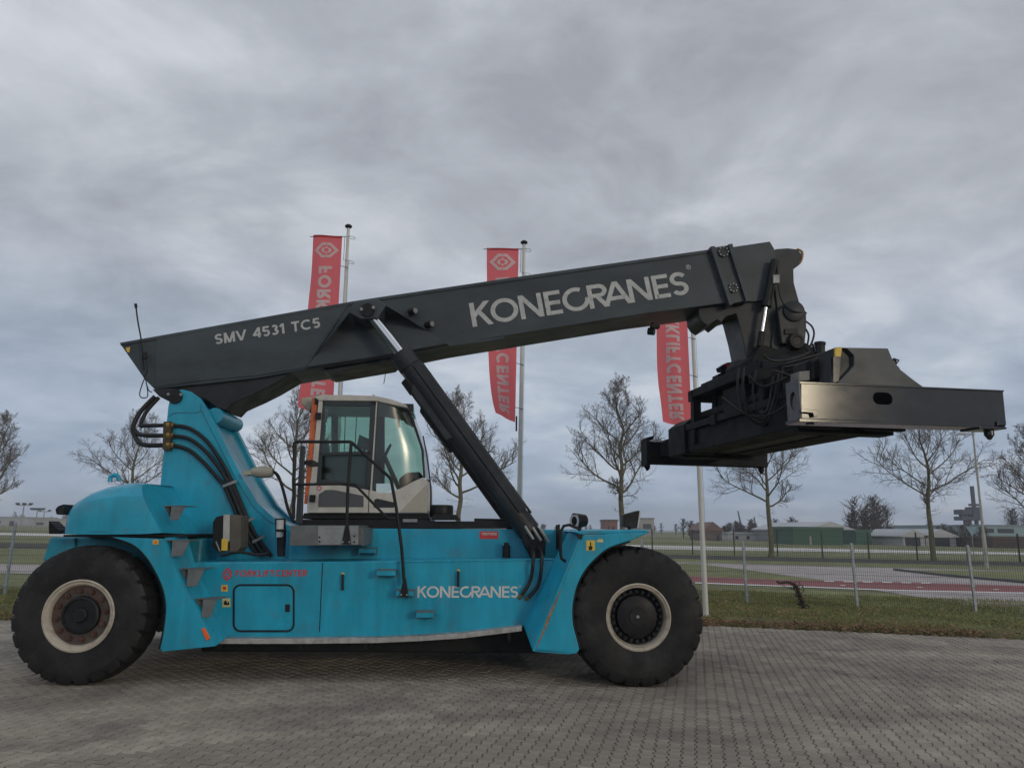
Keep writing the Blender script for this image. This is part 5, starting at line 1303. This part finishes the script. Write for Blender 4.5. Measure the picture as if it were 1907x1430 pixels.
pole_at(1284, 494, 1315, 1150, 505, 796, .78, 'white flagpole whose foot stands beside the front tyre', 'red banner flag hanging below the boom end, left of the spreader', 14, lambda v: .02 * v + .22 * max(0, v - .75))

# ------------------------------------------------------------------ bare trees along the road
BARK = mat('bark_green_grey', (0.135, 0.128, 0.075), 0.9, var=0.25, dirt=(0.05, 0.045, 0.035), dirt_amt=0.5, scale=3, bump=0.4, bscale=20)
TWIG = mat('twig_bark', (0.125, 0.105, 0.085), 0.9, var=0.2, scale=2)
def make_tree(seed, H, clear, spread, nlimb, label):
    r = random.Random(seed)
    tree = empty('bare_tree', label, 'tree', (0, 0, 0), group='bare roadside trees')
    tb, cb = MB(), MB()
    n = 9; pts = [Vector((0, 0, -.05))]
    for i in range(1, n + 1):
        pts.append(Vector((r.gauss(0, .07) * i / 3, r.gauss(0, .07) * i / 3, H * .93 * i / n)))
    sm = catmull(pts, 3)
    R0 = H * .0185
    def trunk_r(z): return max(.012, R0 * (1 - z / H) ** .8 + .006)
    vs = []; m = len(sm); k = 9
    for p in sm:
        rr = trunk_r(p.z) * (1.35 if p.z < .2 else 1)
        vs += [p + Vector((math.cos(a * 2 * math.pi / k) * rr, math.sin(a * 2 * math.pi / k) * rr, 0)) for a in range(k)]
    tb.add(vs, [(i * k + j, i * k + (j + 1) % k, (i + 1) * k + (j + 1) % k, (i + 1) * k + j) for i in range(m - 1) for j in range(k)])
    def on_trunk(z):
        f = z / (H * .93) * (m - 1); i = max(0, min(m - 2, int(f))); return sm[i].lerp(sm[i + 1], f - i)
    def branch(mb, p, d, L, rad, lev):
        segs = (6, 5, 4, 3)[min(lev, 3)]
        path, q, dd = [p], p, d.normalized()
        for i in range(segs):
            w = (.11, .14, .17, .20)[min(lev, 3)]
            dd = (dd + Vector((r.gauss(0, w), r.gauss(0, w), r.gauss(0, w) + (.10 if lev < 3 else .05)))).normalized()
            q = q + dd * (L / segs); path.append(q)
        mb.tube(path, rad, (6, 4, 3, 3)[min(lev, 3)], 0, max(.0045, rad * .3))
        if lev >= 3: return
        cnt = (10, 7, 6)[lev]
        for c in range(cnt):
            t = .22 + .78 * (c + r.random() * .8) / cnt
            f = min(t, .999) * segs; i = int(f); base = path[i].lerp(path[i + 1], f - i)
            tan = (path[i + 1] - path[i]).normalized()
            side = tan.orthogonal(); side.rotate(Matrix.Rotation(r.uniform(0, 6.28), 3, tan).to_quaternion())
            nd = (tan * .75 + side.normalized() * r.uniform(.5, 1.0)).normalized()
            branch(cb, base, nd, L * r.uniform(.36, .62) * (1.15 - .5 * t), max(.0056, rad * .45), lev + 1)
    for i in range(nlimb):
        t = i / (nlimb - 1); z = H * (clear + (.90 - clear) * t ** 1.05)
        az = i * 2.4 + r.uniform(-.5, .5)
        L = H * spread * (1 - .66 * t) * r.uniform(.8, 1.15) * (1 if i else .6)
        el = .30 + .75 * t + r.uniform(-.12, .12)
        branch(tb, on_trunk(z), Vector((math.cos(az) * math.cos(el), math.sin(az) * math.cos(el), math.sin(el))), L, trunk_r(z) * .55, 0)
    for c in range(5):
        az = r.uniform(0, 6.28); branch(cb, on_trunk(H * .9), Vector((math.cos(az) * .4, math.sin(az) * .4, 1)), H * .10, .012, 1)
    for c in range(4):   # short drooping shoots under the crown
        az = r.uniform(0, 6.28); branch(cb, on_trunk(H * (clear - .05 * c / 2)), Vector((math.cos(az), math.sin(az), -.15)), H * .09, .014, 2)
    tb.build('trunk', BARK, tree, smooth=60); cb.build('crown', TWIG, tree)
    return tree
TH = 10.0
protos = [make_tree(11, TH, .32, .40, 17, 't'), make_tree(23, TH, .35, .45, 15, 't'), make_tree(37, TH, .31, .40, 18, 't')]
used = [False] * 3
for px, py, ytop, kind, rz, lab in (
        (-30, 1003, 770, 0, 1.0, 'bare tree cut by the left edge of the picture'),
        (237, 1008, 783, 1, 2.2, 'bare tree behind the rear hood and hoses of the machine'),
        (540, 1015, 728, 2, .5, 'bare tree just left of the cream cab'),
        (853, 1022, 733, 0, 3.6, 'bare tree behind the lift cylinder, right of the cab'),
        (1160, 1029, 717, 2, 4.1, 'bare tree behind the front deck lamp, left of the far spreader end'),
        (1436, 1036, 778, 1, .2, 'bare tree below the spreader, its trunk right of the third flagpole'),
        (1739, 1043, 770, 1, 4.4, 'bare tree below the near spreader beam, left of the street lamp'),
        (1938, 1048, 790, 0, 5.2, 'bare tree cut by the right edge of the picture')):
    g = gp(px, py); s = wp(px, ytop, g.y).z / TH
    g.z = -.02
    if not used[kind]:
        o = protos[kind]; used[kind] = True; o.location = g; o.rotation_euler = (0, 0, rz); o.scale = (s, s, s); o['label'] = lab
    else: copy_tree(protos[kind], g, rz, s, lab)

# ------------------------------------------------------------------ street lamps and sign
CONC = mat('concrete_pole', (0.36, 0.36, 0.33), 0.8, var=0.12, dirt=(0.2, 0.22, 0.16), dirt_amt=0.4, scale=2)
def street_lamp(px_b, py_b, px_t, py_t, arm, label):
    base = gp(px_b, py_b); top = wp(px_t, py_t, base.y)
    L_ = empty('street_lamp', label, 'street lamp', base, group='street lamps')
    t = top - base
    MB().tube([Vector((0, 0, -.05)), t * .25, t * .25 + Vector((0, 0, .01)), t], .13, 12, 0, .05).build('pole', CONC, L_, smooth=40)
    MB().cyl(t + Vector((0, 0, -.1)), t + Vector((0, 0, .12)), .06, 10).build('pole_cap', GALV, L_)
    MB().tube([t + Vector((0, 0, -.02)), t + Vector((-arm, 0, -.02))], .035, 8).build('arm', GALV, L_, smooth=60)
    MB().prism([t + Vector((-arm + .1, -.1, -.07)), t + Vector((-arm - .5, -.1, -.07)), t + Vector((-arm - .42, -.1, .05)), t + Vector((-arm, -.1, .06))], (0, .2, 0)).build('lamp_head', mat('lamp_grey', (0.3, 0.31, 0.32), 0.5), L_, bevel=.03)
    return L_
street_lamp(1838, 1057, 1812, 808, .5, 'pale concrete street lamp beyond the fence at the right')
street_lamp(1886, 1010, 1873, 931, .3, 'small distant street lamp near the right edge of the picture')
g = gp(1815, 1046)
S_ = empty('road_sign', 'triangular road sign seen from its blue-grey back beside the street lamp', 'road sign', g)
zt3 = wp(1815, 980, g.y).z
MB().cyl((0, 0, -.05), (0, 0, zt3), .03, 8).build('sign_post', GALV, S_)
MB().prism([(-.42, -.05, zt3), (.42, -.05, zt3), (0, -.05, zt3 - .72)], (0, .02, 0)).build('sign_plate', mat('sign_back', (0.17, 0.27, 0.34), 0.5), S_, bevel=.004)

# ------------------------------------------------------------------ far buildings, crane, woods
def bmat(n, c, v=.1): return mat(n, c, .8, var=v, scale=.15)
def wall_from(px0, px1, ytop, ybase, Y):
    a, c = wp(px0, ytop, Y), wp(px1, ytop, Y)
    return a.x, c.x, max(0, a.z)
def shed(name, label, px0, px1, ytop, Y, depth, col, roofcol=None, gable=0, windows=(), cat='building'):
    x0, x1, z = wall_from(px0, px1, ytop, 0, Y)
    B = empty(name, label, cat, ((x0 + x1) / 2, Y, 0)); w = (x1 - x0) / 2
    MB().box(-w, w, 0, depth, -.1, z).build('wall', bmat(name + '_wall', col), B)
    if gable:
        ov_ = .4
        MB().prism([(-w - ov_, -.3, z - .05), (w + ov_, -.3, z - .05), (w + ov_, -.3, z + .15), (0, -.3, z + gable + .15), (-w - ov_, -.3, z + .15)], (0, depth + .6, 0)).build('roof', bmat(name + '_roof', roofcol), B)
    else:
        MB().box(-w - .2, w + .2, -.2, depth, z + .002, z + .4).build('roof', bmat(name + '_roof', roofcol or col), B)
    for (u0, u1, v0, v1, c) in windows:
        MB().box(-w + 2 * w * u0, -w + 2 * w * u1, -.08, .1, z * v0, z * v1).build('window' if v1 > .5 and v0 > .2 else 'door', bmat('dark_opening', c), B)
    return B
DK = (.035, .04, .05)
shed('green_shed', 'long low dark green shed in front of a grey hall', 1477, 1568, 985, 118, 10, (.045, .11, .075), (.06, .12, .09), windows=((.32, .36, 0, .55, (.3, .3, .3)),))
shed('grey_hall', 'grey hall with a pitched pale roof behind the green shed', 1506, 1590, 987, 132, 30, (.27, .28, .30), (.45, .46, .48), gable=1.4, windows=((.84, .9, .25, .55, DK),))
shed('green_annex', 'small green annex right of the grey hall', 1594, 1622, 991, 125, 8, (.05, .13, .09), (.06, .12, .09))
shed('long_warehouse', 'long blue grey warehouse behind the bare bushes', 1570, 1735, 981, 230, 40, (.22, .29, .34), (.13, .16, .20), windows=((.70, .72, .2, .8, (.3, .35, .38)),))
for x0, x1, lab in ((1681, 1722, 'pale open tent hall left of the roadside tree trunk'), (1724, 1780, 'pale open tent hall right of the roadside tree trunk')):
    shed('tent_hall', lab, x0, x1, 999.5, 120, 12, (.40, .41, .42), (.42, .43, .44), gable=1.1, windows=((.10, .78, 0, .92, DK),))
shed('teal_warehouse', 'large pale teal warehouse with dark window bands at the right', 1834, 2010, 980, 170, 40, (.26, .36, .40), (.20, .25, .28), windows=((.0, .09, .62, .88, DK), (.13, .30, .62, .88, DK), (.42, .62, .62, .88, DK)))
shed('brown_depot', 'low dark red brown depot in front of the teal warehouse', 1848, 2010, 1003, 112, 10, (.085, .05, .045), (.10, .07, .065), windows=((.05, .3, .1, .6, (.05, .04, .04)),))
shed('brick_house', 'small red brick house just behind the front deck lamps', 1127, 1150, 970, 190, 10, (.20, .09, .075), (.10, .07, .07), windows=((.2, .35, .4, .7, DK), (.6, .75, .4, .7, DK)))
shed('pale_block', 'pale flat roofed block right of the square deck lamp', 1192, 1218, 966, 260, 15, (.30, .29, .28), (.2, .2, .2), windows=((.2, .8, .4, .7, DK),))
shed('brick_barn', 'red brick barn with a tiled roof right of the third flagpole', 1312, 1344, 988, 150, 12, (.14, .10, .09), (.15, .09, .08), gable=1.6, windows=((.7, .85, .0, .6, DK),))
shed('white_store', 'low white store building under the bare bushes left of the roadside tree', 1355, 1425, 994, 160, 8, (.52, .53, .54), (.40, .41, .42), windows=((.2, .28, .2, .7, DK), (.5, .58, .2, .7, DK)))
shed('far_depot', 'pale far depot at the left edge beyond the fence', -30, 52, 963, 300, 20, (.34, .35, .37), (.30, .31, .33), windows=((.2, .4, .3, .6, DK), (.6, .7, .0, .6, DK)))
shed('far_terminal', 'pale far terminal building left of the rear lamp', 62, 130, 967, 260, 20, (.36, .36, .35), (.33, .33, .33), windows=((.1, .3, .3, .6, DK),))
# harbour crane
Yc = 210; cb_ = wp(1808, 985, Yc); CR = empty('harbour_crane', 'dark harbour crane with machinery house and lattice mast behind the street lamp', 'crane', (cb_.x, Yc, 0))
CRM = mat('crane_dark', (.05, .06, .085), .7, var=.2, scale=.3)
def cz(py): return wp(1808, py, Yc).z
def cx(px): return wp(px, 985, Yc).x - cb_.x
for px in (1799, 1807, 1820):
    MB().box(cx(px) - .35, cx(px) + .35, -.4, .4, -.1, cz(968)).build('leg', CRM, CR)
MB().box(cx(1786), cx(1824), -2, 2, cz(969), cz(962)).build('platform', CRM, CR)
MB().box(cx(1787), cx(1806), -2, 2, cz(958), cz(949)).build('machinery_house', CRM, CR)
MB().box(cx(1808), cx(1822), -1.8, 1.8, cz(962), cz(944)).build('slew_column', CRM, CR)
MB().cyl((cx(1797), 0, cz(962)), (cx(1797), 0, cz(957)), 1.2, 8).build('hoist_drum', CRM, CR)
ms = MB().box(cx(1815.5), cx(1820.5), -.4, .4, cz(944), cz(905)).box(cx(1811), cx(1825), -.8, .8, cz(942), cz(938))
ms.build('mast', CRM, CR)
# floodlight masts at the left and thin cranes at the right
def light_mast(px, ytop, Y, label, arms=3):
    p = wp(px, ytop, Y); m_ = empty('floodlight_mast', label, 'light mast', (p.x, Y, 0), group='distant floodlight masts')
    MB().cyl((0, 0, -.1), (0, 0, p.z), .28, 6, .16).build('mast', GALV, m_)
    MB().box(-2.2, 2.2, -.2, .2, p.z - .2, p.z + .1).build('cross_arm', GALV, m_)
    for k in range(arms):
        x = -2 + 4 * k / max(1, arms - 1); MB().box(x - .5, x + .5, -.3, .3, p.z + .1, p.z + .6).build('floodlight', BLACK, m_)
light_mast(45, 940, 230, 'tall floodlight mast at the far left beyond the fence')
light_mast(70, 949, 260, 'middle floodlight mast near the rear lamp of the machine', 4)
light_mast(83, 952, 300, 'small floodlight mast nearest the rear hood', 2)
def far_crane(px, ytop, lean, Y, label):
    p = wp(px, ytop, Y); q = wp(px + lean, 990, Y)
    c_ = empty('distant_crane', label, 'crane', (q.x, Y, 0), group='thin distant cranes')
    MB().cyl((0, 0, -.1), (p.x - q.x, 0, p.z), .5, 5, .25).build('jib', CRM, c_)
    MB().box(-1.5, 1.5, -1, 1, -.1, 3).build('crawler', CRM, c_)
far_crane(1374, 951, 10, 300, 'thin slanting crane jib left of the roadside tree')
far_crane(1404, 962, 6, 330, 'shorter slanting crane jib beside the roadside tree')
# bare woods far off: one mass of fine branches
WOOD = mat('far_wood_twigs', (0.075, 0.062, 0.055), 0.95, var=0.3, scale=.2, island=.3)
def wood(name, label, spans, seed):
    r = random.Random(seed); V, F = [], []
    for (x0, x1, ytop, ybase, Y, dens) in spans:
        a, c = wp(x0, ytop, Y), wp(x1, ytop, Y); h = a.z * 1.5
        for _ in range(int((c.x - a.x) * dens)):
            x, y = r.uniform(a.x, c.x), Y + r.uniform(-6, 6)
            hh = h * r.uniform(.6, 1.05) * (.8 + .35 * math.sin(x * .33 + seed) * math.sin(x * .11))
            tr = hh * .02
            def stick(p, q, w):
                o = len(V); V.extend([(p[0] - w, p[1], p[2]), (p[0] + w, p[1], p[2]), (q[0], q[1], q[2])]); F.append((o, o + 1, o + 2))
            stick((x, y, -.1), (x + r.gauss(0, .4), y, hh), tr + .06)
            for _k in range(60):
                z = hh * r.uniform(.15, .95); az = r.uniform(0, 6.28); L = hh * r.uniform(.14, .40) * max(.25, math.sin(3.14 * min(.97, z / hh))) ** .8
                e_ = (x + math.cos(az) * L, y + math.sin(az) * L * .8, z + L * r.uniform(.3, .9))
                stick((x, y, z), e_, .14)
                for _j in range(2):
                    t = r.uniform(.3, .9); m_ = (x + (e_[0] - x) * t, y + (e_[1] - y) * t, z + (e_[2] - z) * t)
                    stick(m_, (m_[0] + r.gauss(0, L * .4), m_[1] + r.gauss(0, L * .4), m_[2] + L * r.uniform(.1, .6)), .06)
    me = bpy.data.meshes.new(name); me.from_pydata(V, [], F); me.materials.append(WOOD)
    o = bpy.data.objects.new(name, me); COL.objects.link(o); o['kind'] = 'stuff'; tag(o, label, 'trees')
wood('bare_wood', 'distant bare woods and bushes along the horizon', [
    (1600, 1622, 964, 1000, 140, 2.4), (1615, 1642, 958, 1000, 142, 2.6), (1340, 1380, 966, 1000, 170, 2.0), (1378, 1480, 974, 1000, 180, 1.8), (1262, 1312, 972, 1000, 190, 1.8),
    (1712, 1735, 972, 1000, 200, 1.6), (1752, 1800, 974, 1000, 180, 2.0), (1782, 1832, 982, 1000, 150, 2.2), (1896, 1960, 968, 1000, 190, 1.8), (1150, 1265, 978, 990, 330, .4), (1480, 1900, 984, 990, 330, .3), (-60, 135, 961, 975, 420, .45), (980, 1130, 976, 990, 380, .4)], 4)

# ------------------------------------------------------------------ thin winter haze round the whole place
hz = MB().box(-1900, 1900, -1900, 1900, -1.1, 45).build('haze', bpy.data.materials.new('haze_air'), kind='stuff')
hm = hz.data.materials[0]; hm.use_nodes = True
hn = hm.node_tree.nodes; hn.clear()
pv_ = hn.new('ShaderNodeVolumePrincipled'); pv_.inputs['Color'].default_value = (0.86, 0.91, 1.0, 1); pv_.inputs['Density'].default_value = 0.0007
ho = hn.new('ShaderNodeOutputMaterial'); hm.node_tree.links.new(pv_.outputs[0], ho.inputs['Volume'])
tag(hz, 'thin pale winter haze over the yard and fields', 'haze')
